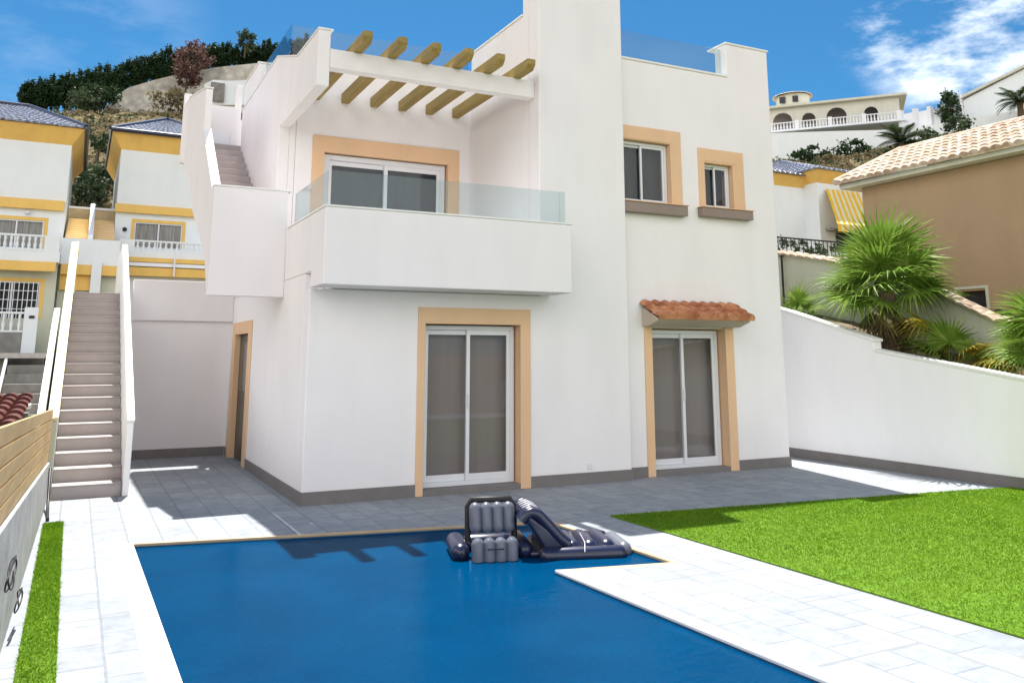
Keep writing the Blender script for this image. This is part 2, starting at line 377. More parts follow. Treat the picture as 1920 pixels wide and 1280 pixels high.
tag(pv,'pale stamped stone terrace paving round the pool','paving',kind='structure')
def cope(name, idxs, z, mat, label):
    mb=MB()
    for i in idxs:
        j=(i+1)%len(POOL); a,b,c,d=POOL[i],POOL[j],OUTER[j],OUTER[i]
        mb.prism([(*a,z-.028),(*b,z-.028),(*c,z-.028),(*d,z-.028)],(0,0,.028))
    return tag(mb.build(name,mat,bevel=.008),label,'coping')
cope('pool_coping',[3,4,5,6],.004,M['coping'],'smooth white stone coping strip along the left and right pool edges')
M['cope_tan']=plain('tan_pool_edge',(.50,.38,.24),.7,.12,5)
cope('pool_edging',[0,1,2],.002,M['cope_tan'],'thin tan edging along the far side of the pool')
# pool shell and water
mb=MB()
n=len(POOL)
for i in range(n):
    a,b=POOL[i],POOL[(i+1)%n]
    mb.add([(*a,-.024),(*b,-.024),(*b,-1.4),(*a,-1.4)],[(0,1,2,3)])
mb.add([(*p,-1.4) for p in POOL],[tuple(range(n))])
M['pooltile']=plain('blue_pool_mosaic',(.02,.10,.22),.4,.15,20)
tag(mb.build('pool_basin',M['pooltile']),'blue tiled basin under the pool water','pool',kind='structure')
inner=offset_poly(POOL,[-.002]*n)
mb=MB(); mb.prism([(*p,-1.38) for p in inner],(0,0,1.346))
tag(mb.build('water',M['water']),'deep blue water of the swimming pool','water',kind='structure')
# lawns --------------------------------------------------------------
def in_poly(x,y,poly):
    c=np.zeros(x.shape,bool); j=len(poly)-1
    for i in range(len(poly)):
        xi,yi=poly[i]; xj,yj=poly[j]
        c ^= ((yi>y)!=(yj>y)) & (x<(xj-xi)*(y-yi)/(yj-yi+1e-12)+xi); j=i
    return c
def lawn(name, poly, count, label, hgt=.019):
    mb=MB(); mb.prism([(*p,.003) for p in poly],(0,0,.010)); base=mb.build('turf_mat',M['turfbase'])
    xs=[p[0] for p in poly]; ys=[p[1] for p in poly]
    N=int(count*1.0*(max(xs)-min(xs))*(max(ys)-min(ys)))
    x=rng.uniform(min(xs),max(xs),N); y=rng.uniform(min(ys),max(ys),N)
    # denser near the camera
    k=in_poly(x,y,poly); x,y=x[k],y[k]; n=len(x)
    d=np.hypot(x,y); sc=np.clip(d/7,.75,1.6)
    a=rng.uniform(0,2*PI,n); w=.0028*sc*rng.uniform(.7,1.3,n); h=hgt*rng.uniform(.5,1.15,n); l=rng.normal(0,.014,(n,2))
    v=np.zeros((n,3,3),np.float32)
    v[:,0,0]=x-np.cos(a)*w; v[:,0,1]=y-np.sin(a)*w; v[:,0,2]=.012
    v[:,1,0]=x+np.cos(a)*w; v[:,1,1]=y+np.sin(a)*w; v[:,1,2]=.012
    v[:,2,0]=x+l[:,0]; v[:,2,1]=y+l[:,1]; v[:,2,2]=.012+h
    me=bpy.data.meshes.new(name); me.vertices.add(3*n); me.vertices.foreach_set('co',v.ravel())
    me.loops.add(3*n); me.loops.foreach_set('vertex_index',np.arange(3*n,dtype=np.int32))
    me.polygons.add(n); me.polygons.foreach_set('loop_start',np.arange(0,3*n,3,dtype=np.int32)); me.polygons.foreach_set('loop_total',np.full(n,3,np.int32))
    me.update(calc_edges=True); me.materials.append(M['grass'])
    o=bpy.data.objects.new(name,me); COL.objects.link(o); tag(o,label,'grass',kind='stuff'); base.parent=o
    return o
lawn('lawn',[(5.37,8.10),(5.47,-1.0),(11.22,-1.0),(11.22,7.30),(10.6,7.42)],5200,'bright green lawn between the pool terrace and the white boundary wall')
lawn('grass_strip',[(-.155,10.45),(.03,10.45),(.06,3.6),(-.155,3.6)],14000,'narrow strip of bright green turf beside the wooden fence')
# ================================================================== THE VILLA
SH=lambda p: Vector((p.x, p.y-.02*(p.x-2.5), p.z))
house=empty('villa',(2.5,10.3,0),'large white modern villa with apricot window surrounds and a pergola behind the pool','house')
HO=(2.5,10.3,0)
def HB(): return MB(HO,SH)
def part(mb,name,mat,parent=house,**k): return mb.build(name,mat,parent,**k)
BV=dict(bevel=.014,seg=2,merge=True)
YF=10.30; YT=10.30; YR=10.44
# front ground floor wall (with the big sliding door)
D1=(4.00,5.40,.06,2.15)
mb=HB(); fr=lambda y,t: (lambda u,z,d: (u,y+t*d,z))
def hole(*rects): return lambda u,z: not any(a<u<b and c<z<e for a,b,c,e in rects)
h1_=hole(D1); wall_grid(mb,[2.5,4.0,5.40,5.7,7.16],[0,.06,2.15,2.555,7.30],lambda u,z: h1_(u,z) and (z<2.555 or u>5.7),fr(YF,.30)); part(mb,'front_wall',M['wall'],**BV)
# tower (chimney-like pier rising through the facade)
mb=HB(); mb.box(5.7,7.16,YF+.3005,10.78,0,7.30); part(mb,'tower',M['wall'])
# right facade
D2=(7.66,9.06,.05,2.14); W1=(7.10,8.16,4.03,5.06); W2=(8.74,9.44,4.06,4.84)
mb=HB()
xs=[7.162,7.66,8.16,8.74,9.06,9.36,9.44,10.27]; zs=[0,.05,2.14,4.03,4.06,4.84,5.06,6.33,6.92]
hf=hole(D2,W1,W2)
wall_grid(mb,xs,zs,lambda u,z: hf(u,z) and (z<6.33 or u>9.36),fr(YR,.28)); part(mb,'front_wall',M['wall'],**BV)
mb=HB(); mb.box(7.162,9.355,YR-.02,YR+.30,6.33,6.362); part(mb,'parapet_cap',M['coping'],bevel=.006)
mb=HB(); mb.box(9.34,10.29,YR-.02,YR+.45,6.92,6.95); part(mb,'parapet_cap',M['coping'],bevel=.006)
# body: flank walls and roofs
mb=HB(); mb.box(9.98,10.26,YR+.281,17,0,6.33); mb.box(9.78,9.97,YR+.281,YR+.44,6.34,6.919)
part(mb,'side_wall',M['wall'],bevel=.01)
mb=HB(); mb.box(5.70,7.0,10.782,12.7,2.76,6.87); part(mb,'return_wall',M['wall'],**BV)
mb=HB(); mb.box(5.68,5.98,10.782,12.9,6.87,6.90); part(mb,'parapet_cap',M['coping'],bevel=.006)
mb=HB(); mb.box(5.99,9.97,YR+.285,17,5.60,5.80); mb.box(2.75,5.69,12.98,17,5.60,5.80); part(mb,'roof',M['grey_conc'])
mb=HB(); mb.box(2.5,10.27,17.0,17.25,0,6.4); part(mb,'rear_facade',M['wall'])
# window wall on the upper terrace
W3=(3.20,5.30,2.80,4.88)
mb=HB(); wall_grid(mb,[2.76,3.20,5.30,5.715],[2.76,2.80,4.88,6.22],hole(W3),fr(12.70,.26)); part(mb,'upper_wall',M['wall'],**BV)
# left side wall with the side door (grid in Y)
SD=(14.25,15.55,.0,2.10)
mb=HB(); wall_grid(mb,[10.602,14.25,15.55,16.35],[-.02,2.10,2.758],lambda u,z: not(14.25<u<15.55 and z<2.1),lambda u,z,d:(2.5+.26*d,u,z)); part(mb,'side_wall',M['wall'],**BV)
mb=HB(); mb.yz([(12.70,2.76),(16.35,2.76),(16.35,6.42),(13.1,6.45),(11.65,5.985),(10.42,5.965),(10.42,5.20),(12.70,5.20)],2.5,2.66); mb.box(2.661,2.757,12.701,12.96,2.76,5.9); part(mb,'side_parapet',M['wall'],bevel=.01)
mb=HB(); mb.yz([(10.41,5.965),(11.65,5.985),(13.1,6.45),(16.36,6.42),(16.36,6.445),(13.1,6.475),(11.65,6.01),(10.41,5.99)],2.49,2.69); part(mb,'parapet_cap',M['coping'])
mb=HB(); mb.box(2.52,2.80,14.9,15.08,6.45,6.93); mb.box(2.52,2.66,15.08,16.3,6.45,6.93); part(mb,'side_parapet',M['wall'],bevel=.01)
mb=HB(); mb.box(2.50,2.82,14.88,16.32,6.93,6.955); part(mb,'parapet_cap',M['coping'])
mb=HB(); mb.box(2.81,4.2,14.9,15.0,5.8,6.93); part(mb,'roof_screen_wall',M['wall'])
# balcony
bal=empty('balcony',(0,0,0)); bal.parent=house
bal.location=(0,0,0)
mb=HB(); mb.box(2.63,5.73,9.83,YF-.001,2.565,2.74); mb.box(2.762,5.698,YF,12.699,2.56,2.755); part(mb,'floor_slab',M['wall'],bal,bevel=.012,merge=True)
mb=HB()
mb.prism([(2.50,9.70,2.56),(5.86,9.70,2.56),(5.86,YT-.001,2.56),(5.735,YT-.001,2.56),(5.735,9.825,2.56),(2.625,9.825,2.56),(2.625,YF-.001,2.56),(2.50,YF-.001,2.56)],(0,0,.922))
mb.prism([(2.50,YF-.001,2.76),(2.625,YF-.001,2.76),(2.625,11.80,2.76),(2.50,11.80,2.76)],(0,0,.722))
part(mb,'parapet',M['wall'],bal,bevel=.012)
mb=HB(); mb.prism([(2.49,9.69,3.483),(5.87,9.69,3.483),(5.87,YT-.002,3.483),(5.73,YT-.002,3.483),(5.73,9.83,3.483),(2.63,9.83,3.483),(2.63,11.80,3.483),(2.49,11.80,3.483)],(0,0,.024))
part(mb,'parapet_cap',M['coping'],bal,bevel=.006)
mb=HB(); mb.box(2.56,2.57,9.90,11.62,3.507,3.96); part(mb,'glass_panel',M['balglass'],bal)
mb=HB(); mb.box(2.575,5.71,9.755,9.765,3.507,3.94); part(mb,'glass_panel',M['balglass'],bal)
mb=HB(); mb.box(5.715,5.79,9.75,9.77,3.507,3.94); part(mb,'glass_panel',M['balglass'],bal)
# roof glass balustrades
mb=HB(); mb.box(2.66,5.69,12.82,12.832,6.222,6.92); part(mb,'roof_glass',M['balglass'])
mb=HB(); mb.box(2.64,2.652,12.84,14.88,6.48,6.95); part(mb,'roof_glass',M['balglass'])
mb=HB(); mb.box(7.16,9.80,YR+.13,YR+.142,6.363,6.86); part(mb,'roof_glass',M['balglass'])
# skirting bands
SK=.15
for bx in ((2.485,3.909,YF-.018,YF-.001),(5.54,7.175,YF-.018,YF-.001),(7.176,7.529,YR-.018,YR-.001),(9.221,10.285,YR-.018,YR-.001),(2.482,2.499,YF-.018,14.04),(2.482,2.499,15.76,15.98)):
    mb=HB(); mb.box(*bx,0,SK); part(mb,'skirting',M['skirt'])
# pergola
pg=empty('pergola'); pg.parent=house
mb=HB(); mb.box(2.662,5.698,10.42,10.60,5.46,5.72); part(mb,'beam',M['wall'],pg,bevel=.01)
for k in range(6):
    x=2.97+.476*k; mb=HB(); z0,z1=5.725,5.895
    mb.prism([(x,9.98,z0+.07),(x,10.05,z0),(x,12.699,z0-.03),(x,12.699,z1-.04),(x,9.98,z1-.02)],(.125,0,0)); part(mb,'rafter',M['rafter'],pg,bevel=.006)
# openings: frames, sashes, panes, surrounds
def hbox(x0,x1,y0,y1,z0,z1): m=HB(); m.box(x0,x1,y0,y1,z0,z1); return m
def surround(x0,x1,z0,z1,X0,X1,Z1,y,parent,sillz=None,t=.022,two=False):
    """apricot band: outer X0..X1, top Z1; inner x0..x1, top z1"""
    m=HB(); m.prism([(X0,y-t,z0),(x0,y-t,z0),(x0,y-t,z1),(x1,y-t,z1),(x1,y-t,z0),(X1,y-t,z0),(X1,y-t,Z1),(X0,y-t,Z1)],(0,t-.001,0))
    return part(m,'surround',M['surround'],parent,bevel=.006)
def reveal(x0,x1,z0,z1,y,d,parent,mat='surround',bottom=False):
    """coloured lining of the opening, 4 mm proud of the wall's own reveal"""
    m=HB(); e=.004
    m.box(x0,x0+e,y-.015,y+d,z0,z1); m.box(x1-e,x1,y-.015,y+d,z0,z1); m.box(x0+e,x1-e,y-.015,y+d,z1-e,z1)
    return part(m,'reveal',M[mat],parent)
def sliding(name,x0,x1,z0,z1,y,curt,fw=.055,parts=2,sash=.05):
    """white aluminium frame with two sliding sashes"""
    w=empty(name); w.parent=house
    m=HB(); m.prism([(x0,y,z0),(x1,y,z0),(x1,y,z1),(x0,y,z1)],(0,.09,0))
    f=HB(); xs=[x0,x0+fw,x1-fw,x1]; zs=[z0,z0+fw,z1-fw,z1]
    wall_grid(f,xs,zs,lambda u,z: not(x0+fw<u<x1-fw and z0+fw<z<z1-fw),fr(y,.09)); part(f,'frame',M['alu'],w,bevel=.004,merge=True)
    xm=(x0+x1)/2; a,b,c,d=x0+fw+.001,x1-fw-.001,z0+fw+.001,z1-fw-.001
    for i,(p,q,yy) in enumerate(((a,xm+.03,y+.048),(xm-.03,b,y+.012))):
        s=HB(); rail=sash; br=sash*1.7 if z1-z0>1.5 else sash; tr=sash*1.3 if z1-z0>1.5 else sash
        wall_grid(s,[p,p+rail,q-rail,q],[c,c+br,d-tr,d],lambda u,z,p=p,q=q: not(p+rail<u<q-rail and c+br<z<d-tr),fr(yy,.032)); so=part(s,'sash',M['alu'],w,bevel=.004,merge=True)
        g=HB(); g.box(p+rail+.0005,q-rail-.0005,yy+.012,yy+.018,c+br+.0005,d-tr-.0005); part(g,'pane',M['pane'],so)
    if z1-z0>1.5:
        h=HB(); h.box(xm-.012,xm+.008,y-.012,y+.011,z0+.98,z0+1.16); part(h,'handle',M['alu'],w,bevel=.004)
    # pleated curtain hanging behind the glass
    cm=HB(); N=int((x1-x0)/.012); vs=[];
    for i in range(N+1):
        x=x0+.01+(x1-x0-.02)*i/N; yy=y+.16+.0015*math.sin(x*40+1.3*math.sin(x*7)); vs += [(x,yy,z0+.01),(x,yy,z1-.01)]
    cm.add(vs,[(2*i,2*i+2,2*i+3,2*i+1) for i in range(N)],True); part(cm,'curtain',M[curt],w)
    # dark room shell behind
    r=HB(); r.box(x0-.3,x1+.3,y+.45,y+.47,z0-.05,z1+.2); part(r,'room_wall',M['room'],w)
    return w
w=sliding('sliding_door',4.03,5.37,.075,2.13,YF+.15,'curtain')
surround(4.01,5.385,0.002,2.145,3.91,5.54,2.355,YF,w); reveal(4.0,5.4,.06,2.15,YF,.28,w)
m=hbox(4.011,5.384,YF-.02,YF+.14,0.001,.072); part(m,'threshold',M['skirt'],w)
w=sliding('sliding_door',7.69,9.03,.07,2.12,YR+.15,'curtain')
m=HB(); m.box(7.53,7.665,YR-.024,YR-.001,0.001,2.20); part(m,'surround',M['surround'],w,bevel=.006)
m=HB(); m.box(9.055,9.22,YR-.024,YR-.001,0.001,2.20); part(m,'surround',M['surround'],w,bevel=.006)
reveal(7.66,9.06,.05,2.14,YR,.28,w); m=hbox(7.666,9.054,YR-.02,YR+.14,0.001,.068); part(m,'threshold',M['skirt'],w)
w=sliding('window',3.23,5.27,2.82,4.86,12.78,'curtain_dark',.08,sash=.06)
surround(3.21,5.29,2.765,4.87,3.02,5.49,5.13,12.70,w); reveal(3.20,5.30,2.8,4.88,12.70,.24,w)
w=sliding('window',7.18,8.11,4.04,5.02,YR+.08,'curtain_dark',.045,sash=.035)
m=HB(); m.prism([(7.17,YR-.022,5.045),(8.15,YR-.022,5.045),(8.15,YR-.022,4.035),(8.33,YR-.022,4.035),(8.33,YR-.022,5.25),(7.17,YR-.022,5.25)],(0,.021,0)); part(m,'surround',M['surround'],w,bevel=.006)
m=HB(); m.box(8.12,8.158,YR-.015,YR+.26,4.03,5.055); m.box(7.165,8.118,YR-.015,YR+.26,5.03,5.055); part(m,'reveal',M['surround'],w)
m=HB(); m.box(7.165,8.34,YR-.13,YR+.07,3.87,4.03); part(m,'sill',M['sill'],w,bevel=.01)
m=HB(); m.box(7.165,8.36,YR-.15,YR+.07,4.031,4.045); part(m,'sill_cap',M['surround'],w,bevel=.004)
w=sliding('window',8.82,9.36,4.07,4.80,YR+.08,'curtain_dark',.035,sash=.03)
surround(8.79,9.43,4.05,4.83,8.67,9.60,5.04,YR,w)
m=HB(); m.box(9.37,9.438,YR-.015,YR+.26,4.06,4.835); m.box(8.741,8.79,YR-.0,YR+.26,4.06,4.835); m.box(8.792,9.368,YR-.015,YR+.26,4.805,4.835); part(m,'reveal',M['surround'],w)
m=HB(); m.box(8.63,9.66,YR-.13,YR+.07,3.90,4.045); part(m,'sill',M['sill'],w,bevel=.01)
m=HB(); m.box(8.61,9.68,YR-.15,YR+.07,4.046,4.06); part(m,'sill_cap',M['surround'],w,bevel=.004)
# small tiled canopy over the right door
cp=empty('door_canopy'); cp.parent=house
mb=HB(); mb.yz([(YR-.001,2.165),(YR-.16,2.165),(YR-.38,2.235),(YR-.40,2.27),(YR-.001,2.46)],7.50,9.24); part(mb,'canopy_base',M['cream_base'],cp,bevel=.01)
mb=HB(); o=(7.46,YR-.47,2.27); tile_patch(mb,o,(1.80,0,0),(0,.47,.235),(0,-.42,.9),10,3,.07,.028,12); part(mb,'canopy_tiles',M['terracotta'],cp)
# side door
sd=empty('side_door'); sd.parent=house
mb=HB(); mb.prism([(2.478,13.98,.002),(2.478,14.26,.002),(2.478,14.26,2.09),(2.478,15.54,2.09),(2.478,15.54,.002),(2.478,15.80,.002),(2.478,15.80,2.30),(2.478,13.98,2.30)],(.021,0,0)); part(mb,'surround',M['surround'],sd,bevel=.006)
mb=HB(); mb.box(2.485,2.575,15.53,15.549,0.001,2.095); part(mb,'reveal',M['surround'],sd)
mb=HB(); mb.box(2.575,2.62,14.26,15.545,.005,2.09); part(mb,'door_leaf',M['dark_win'],sd,bevel=.004)
mb=HB(); mb.box(2.568,2.5745,14.36,15.42,1.15,1.95); part(mb,'door_pane',M['pane'],sd)
# landing block and upper staircase on the left flank
us=empty('upper_staircase'); us.parent=house
mb=HB(); mb.xz([(1.50,2.53),(2.499,2.53),(2.499,4.02),(1.50,4.02)],11.80,11.93); part(mb,'landing_wall',M['wall'],us,bevel=.008)
mb=HB(); mb.xz([(1.49,4.02),(2.54,4.02),(2.54,4.045),(1.49,4.045)],11.79,11.95); part(mb,'parapet_cap',M['coping'],us)
mb=HB(); mb.yz([(11.931,2.53),(12.3,3.05),(13.3,3.58),(14.4,4.10),(15.0,4.62),(16.5,5.35),(16.5,6.44),(15.9,6.42),(13.5,5.90),(13.5,5.22),(12.0,4.02),(11.931,4.02)],1.50,1.60); part(mb,'stair_parapet',M['wall'],us)
mb=HB(); mb.yz([(12.0,4.021),(13.499,5.221),(13.499,5.25),(12.0,4.05)],1.49,1.61); mb.yz([(13.48,5.901),(15.9,6.421),(16.52,6.441),(16.52,6.465),(15.9,6.445),(13.48,5.925)],1.49,1.61); part(mb,'parapet_cap',M['coping'],us)
mb=HB(); mb.yz([(11.932,2.57),(12.3,3.07),(13.3,3.60),(14.4,4.12),(15.0,4.64),(16.4,5.33),(16.4,5.50),(12.62,3.12),(11.932,3.12)],1.601,2.498); part(mb,'stair_soffit',M['wall'],us)
mb=HB()
for i in range(15):
    y=12.64+i*.262; z=3.12+i*.172; mb.box(1.602,2.497,y,y+.262,z-.02,z+.172)
part(mb,'steps',M['step'],us,bevel=.006)
mb=HB(); mb.box(1.45,1.75,16.48,16.62,5.30,6.66); mb.box(1.75,2.40,16.48,16.62,5.30,6.50); mb.box(2.40,2.499,16.48,16.62,5.30,6.98); part(mb,'roof_gate_wall',M['wall'],us)
mb=HB(); mb.box(1.90,2.30,16.455,16.478,5.35,5.95); part(mb,'gate',M['gate'],us,bevel=.006)
# small vents and socket on the facade
mb=HB(); mb.box(6.42,6.50,YT-.012,YT-.001,.19,.27); part(mb,'wall_socket',M['alu'],bevel=.003)

# ================================================================== STAIRCASE ON THE LEFT
st=empty('garden_staircase',(.26,12.1,0),'long straight staircase with taupe treads and white side walls climbing left of the villa','staircase')
def SB(): return MB((.26,12.1,0))
mb=SB(); nst=18; ri=2.9/nst; tr=6./nst
for i in range(nst):
    y=12.1+i*tr; mb.box(-.13,.655,y,18.4,i*ri,(i+1)*ri) if False else mb.box(-.13,.655,y,y+tr,0,(i+1)*ri-.012)
mb.build('risers',M['step'],st)
mb=SB()
for i in range(nst):
    y=12.1+i*tr; mb.box(-.13,.655,y-.022,y+tr-.001,(i+1)*ri-.012,(i+1)*ri)
mb.build('treads',M['step'],st,bevel=.004)
mb=SB(); mb.box(-.13,.655,12.1+6.,20.5,2.6,2.9); mb.build('landing',M['step'],st)
sl=2.9/6.
mb=SB(); mb.yz([(12.0,0),(20.5,0),(20.5,3.87),(18.2,3.87),(12.0,.90)],.66,.735); mb.build('side_wall',M['wall_bright'],st,bevel=.01)
mb=SB(); mb.yz([(11.98,.90),(18.2,3.87),(20.5,3.87),(20.5,3.90),(18.19,3.90),(11.98,.935)],.652,.745); mb.build('wall_cap',M['coping'],st,bevel=.006)
mb=SB(); mb.yz([(12.0,0),(20.5,0),(20.5,3.87),(18.2,3.87),(12.0,.95)],-.235,-.135); mb.build('side_wall',M['cream'],st,bevel=.01)
mb=SB(); mb.yz([(11.98,.95),(18.2,3.87),(20.5,3.87),(20.5,3.91),(18.19,3.91),(11.98,.99)],-.165,-.12); mb.build('edge_trim',M['yellow'],st,bevel=.004); mb=SB(); mb.yz([(11.98,.95),(18.2,3.87),(20.5,3.87),(20.5,3.90),(18.19,3.90),(11.98,.98)],-.245,-.166); mb.build('wall_cap',M['cream'],st,bevel=.004)
mb=SB(); mb.yz([(12.0,0),(15.6,0),(15.6,2.50),(12.0,.86)],-.37,-.285); mb.build('outer_wall',M['wall_bright'],st,bevel=.01)
# rear passage wall
rw=empty('passage_wall',(1.6,16,0),'plain white wall with a deep beam closing the passage between staircase and villa','wall')
mb=MB((1.6,16,0)); mb.box(.802,2.499,16.04,16.2,0,2.33); mb.build('wall_panel',M['wall'],rw)
mb=MB((1.6,16,0)); mb.box(.802,2.499,15.98,16.2,2.332,3.04); mb.build('beam',M['wall'],rw,bevel=.01)
mb=MB((1.6,16,0)); mb.box(.802,2.480,16.02,16.039,0.001,.15); mb.build('skirting',M['skirt'],rw)
# street lamp post / rail behind is part of neighbour
# ================================================================== LEFT FENCE, LOW WALL, CABLES
def lerp(a,b,t): return a+(b-a)*t
fy0,fy1=2.6,11.98
def fx(y): return lerp(-.32,-.185,(y-3)/(12-3))
lw=MB(); 
lw.prism([(fx(fy0),fy0,0),(fx(fy1),fy1,0),(fx(fy1)-.2,fy1,0),(fx(fy0)-.2,fy0,0)],(0,0,.001))
lw=MB()
a=[(fx(fy0)+.005,fy0),(fx(fy1)+.005,fy1)]
zt=lambda y: lerp(.92,.47,(y-4)/8)
lw.add([(fx(fy0)+.02,fy0,-.3),(fx(fy1)+.02,fy1,-.3),(fx(fy1)+.02,fy1,zt(fy1)),(fx(fy0)+.02,fy0,zt(fy0)),
        (fx(fy0)-.2,fy0,-.3),(fx(fy1)-.2,fy1,-.3),(fx(fy1)-.2,fy1,zt(fy1)),(fx(fy0)-.2,fy0,zt(fy0))],
       [(0,1,2,3),(5,4,7,6),(3,2,6,7),(0,3,7,4),(1,5,6,2),(0,4,5,1)])
tag(lw.build('low_wall',M['concrete'],bevel=.008),'rough pale concrete wall under the slatted wooden fence','wall')
fe=empty('slat_fence',(-.25,7,0),'wooden fence of wide horizontal slats standing on the low concrete wall','fence')
ztop=lambda y: lerp(1.45,1.10,(y-4)/8)
nb=5
for k in range(nb):
    m=MB((-.25,7,0)); g=.012
    z0=lambda y: zt(y)+.012+(ztop(y)-zt(y)-.012)*k/nb
    z1=lambda y: zt(y)+.012+(ztop(y)-zt(y)-.012)*(k+1)/nb-g
    y0,y1=fy0,fy1
    m.add([(fx(y0)+.0,y0,z0(y0)),(fx(y1)+.0,y1,z0(y1)),(fx(y1),y1,z1(y1)),(fx(y0),y0,z1(y0)),
           (fx(y0)-.022,y0,z0(y0)),(fx(y1)-.022,y1,z0(y1)),(fx(y1)-.022,y1,z1(y1)),(fx(y0)-.022,y0,z1(y0))],
          [(0,1,2,3),(5,4,7,6),(3,2,6,7),(0,3,7,4),(1,5,6,2),(0,4,5,1)])
    m.build('slat',M['fencewood'],fe,bevel=.003)
for y in (3.2,5.0,6.8,8.6,10.4,11.9):
    m=MB((-.25,7,0)); m.box(fx(y)-.068,fx(y)-.024,y-.03,y+.03,zt(y),ztop(y)-.02); m.build('post',M['iron'],fe)
def cable(path, label, r=.008):
    m=MB(path[0]); 
    # smooth the path
    pts=[Vector(p) for p in path]; out=[]
    for i in range(len(pts)-1):
        p0,p1,p2,p3=pts[max(i-1,0)],pts[i],pts[i+1],pts[min(i+2,len(pts)-1)]
        for s in range(6):
            t=s/6; out.append(.5*((2*p1)+(-p0+p2)*t+(2*p0-5*p1+4*p2-p3)*t*t+(-p0+3*p1-3*p2+p3)*t**3))
    out.append(pts[-1]); m.tube(out,r,6)
    o=m.build('cable',M['cable']); o.location=path[0]; return tag(o,label,'cable')
def coil(u,v,turns,ru,rv,label):
    c=P(u,v,X=-.245); pts=[]
    y0=c.y; xw=fx(y0)+.045
    c=P(u,v,X=xw); y0=c.y; z0=c.z
    for i in range(int(14*turns)):
        an=2*PI*i/14; k=1-.10*(i/14)+.05*math.sin(i*.9)
        pts.append((xw+.012*math.sin(an*1.3)+.004*i/14,y0+ru*k*math.cos(an),z0+rv*k*math.sin(an)))
    pts.append((xw,y0+ru*1.1,z0-rv*1.4))
    return cable(pts,label,.005)
coil(20,1075,2.0,.27,.075,'coiled black cable hanging out of the concrete wall, nearer the fence boards')
coil(34,1125,1.4,.18,.06,'smaller loop of black cable low on the concrete wall above the turf strip')
cable([(-.155,11.7,.42),(-.15,11.5,.30),(-.14,11.2,.10),(-.13,10.9,.02),(-.12,10.6,.02)],'black hose running down the wall end beside the foot of the staircase',.018)

# ================================================================== RIGHT BOUNDARY WALL
bw=empty('boundary_wall',(11.33,9,0),'bright white boundary wall stepping down along the right side of the lawn','wall')
def BW(): return MB((11.33,9,0))
mb=BW(); mb.yz([(18,0),(18,4.2),(11.1,2.48),(9.33,1.955),(9.33,0)],11.24,11.42); mb.build('wall_section',M['wall_bright'],bw,bevel=.006)
mb=BW(); mb.yz([(9.329,0),(9.329,1.80),(7.0,1.41),(2.0,.9),(-3,.9),(-3,0)],11.24,11.42); mb.build('wall_section',M['wall_bright'],bw,bevel=.006)
mb=BW(); mb.yz([(18,4.2),(18,4.24),(11.1,2.52),(9.31,1.995),(9.31,1.955),(11.1,2.48)],11.22,11.44); mb.build('wall_cap',M['coping'],bw)
mb=BW(); mb.yz([(9.328,1.80),(9.328,1.84),(7.0,1.45),(2.0,.94),(-3,.94),(-3,.9),(2,.9),(7.0,1.41)],11.22,11.44); mb.build('wall_cap',M['coping'],bw)
mb=BW(); mb.box(11.222,11.239,-3,17.1,.001,.155); mb.build('skirting',M['skirt'],bw)
# raised bed behind it
mb=MB(); ys=[18,14,11.1,9.3,7,2,-3]; zz=[3.6,2.7,2.1,1.55,1.2,.8,.8]; vs=[];
for y,z in zip(ys,zz): vs += [(11.421,y,z),(13.1,y,z+.25),(30,y,z+1.2)]
mb.add(vs,[q for i in range(len(ys)-1) for q in ((3*i,3*i+1,3*i+4,3*i+3),(3*i+1,3*i+2,3*i+5,3*i+4))]); tag(mb.build('planted_bank',M['soil']),'soil bank behind the white boundary wall','bank',kind='structure')
# cream wall with tile coping
cw=empty('cream_wall',(13.2,10,2),'cream rendered wall topped with terracotta tiles stepping down behind the palm','wall')
C=[(16.5,4.3),(12.85,3.83),(11.6,3.56),(10.64,3.25),(9.4,2.82),(8.4,2.30),(7.9,2.26),(3,1.9)]
mb=MB((13.2,10,2)); mb.yz([(3,0.5),(16.5,.5)]+C,13.0,13.2); mb.build('wall_panel',M['cream'],cw)
mb=MB((13.2,10,2))
for (y1,z1),(y0,z0) in zip(C[:-1],C[1:]):
    u=Vector((0,y1-y0,z1-z0)); nn=max(2,int(u.length/.2))
    tile_patch(mb,(12.90,y0,z0-.02),u,(.2,0,.06),(-.28,0,.96),nn,1,.03,.0,8); 
    tile_patch(mb,(13.30,y0,z0-.02),u,(-.2,0,.06),(.28,0,.96),nn,1,.03,.0,8)
mb.build('coping_tiles',M['tile_pale'],cw)
# ================================================================== TAN HOUSE ON THE RIGHT
th=empty('tan_house',(16.5,9,2),'tan rendered house with a sun bleached barrel tile roof at the right','house')
def TB(): return MB((16.5,9,2))
mb=TB(); wall_grid(mb,[2,9.85,10.43,12.45],[1.5,2.62,2.93,5.32],lambda u,z: not(9.85<u<10.43 and 2.62<z<2.93),lambda u,z,d:(15.0+.25*d,u,z)); mb.build('wall',M['tan'],th,bevel=.01,merge=True)
mb=TB(); mb.box(15.26,20,12.2,12.45,1.5,5.32); mb.build('wall',M['tan'],th)
mb=TB(); mb.box(15.1,15.13,9.86,10.42,2.63,2.92); mb.build('window_pane',M['dark_win'],th)
mb=TB(); mb.box(14.975,14.999,9.80,9.85,2.58,2.97); mb.box(14.975,14.999,10.43,10.48,2.58,2.97); mb.box(14.975,14.999,9.80,10.48,2.971,3.02); mb.build('window_frame',M['cream'],th)
mb=TB(); mb.prism([(14.72,2,5.33),(14.72,12.80,5.33),(20,12.80,5.33),(20,2,5.33)],(0,0,.10)); mb.build('eaves_slab',M['cream'],th)
mb=TB(); v=Vector((2.35,.0,1.05)); nrm=Vector((-1.05,0,2.35)).normalized()
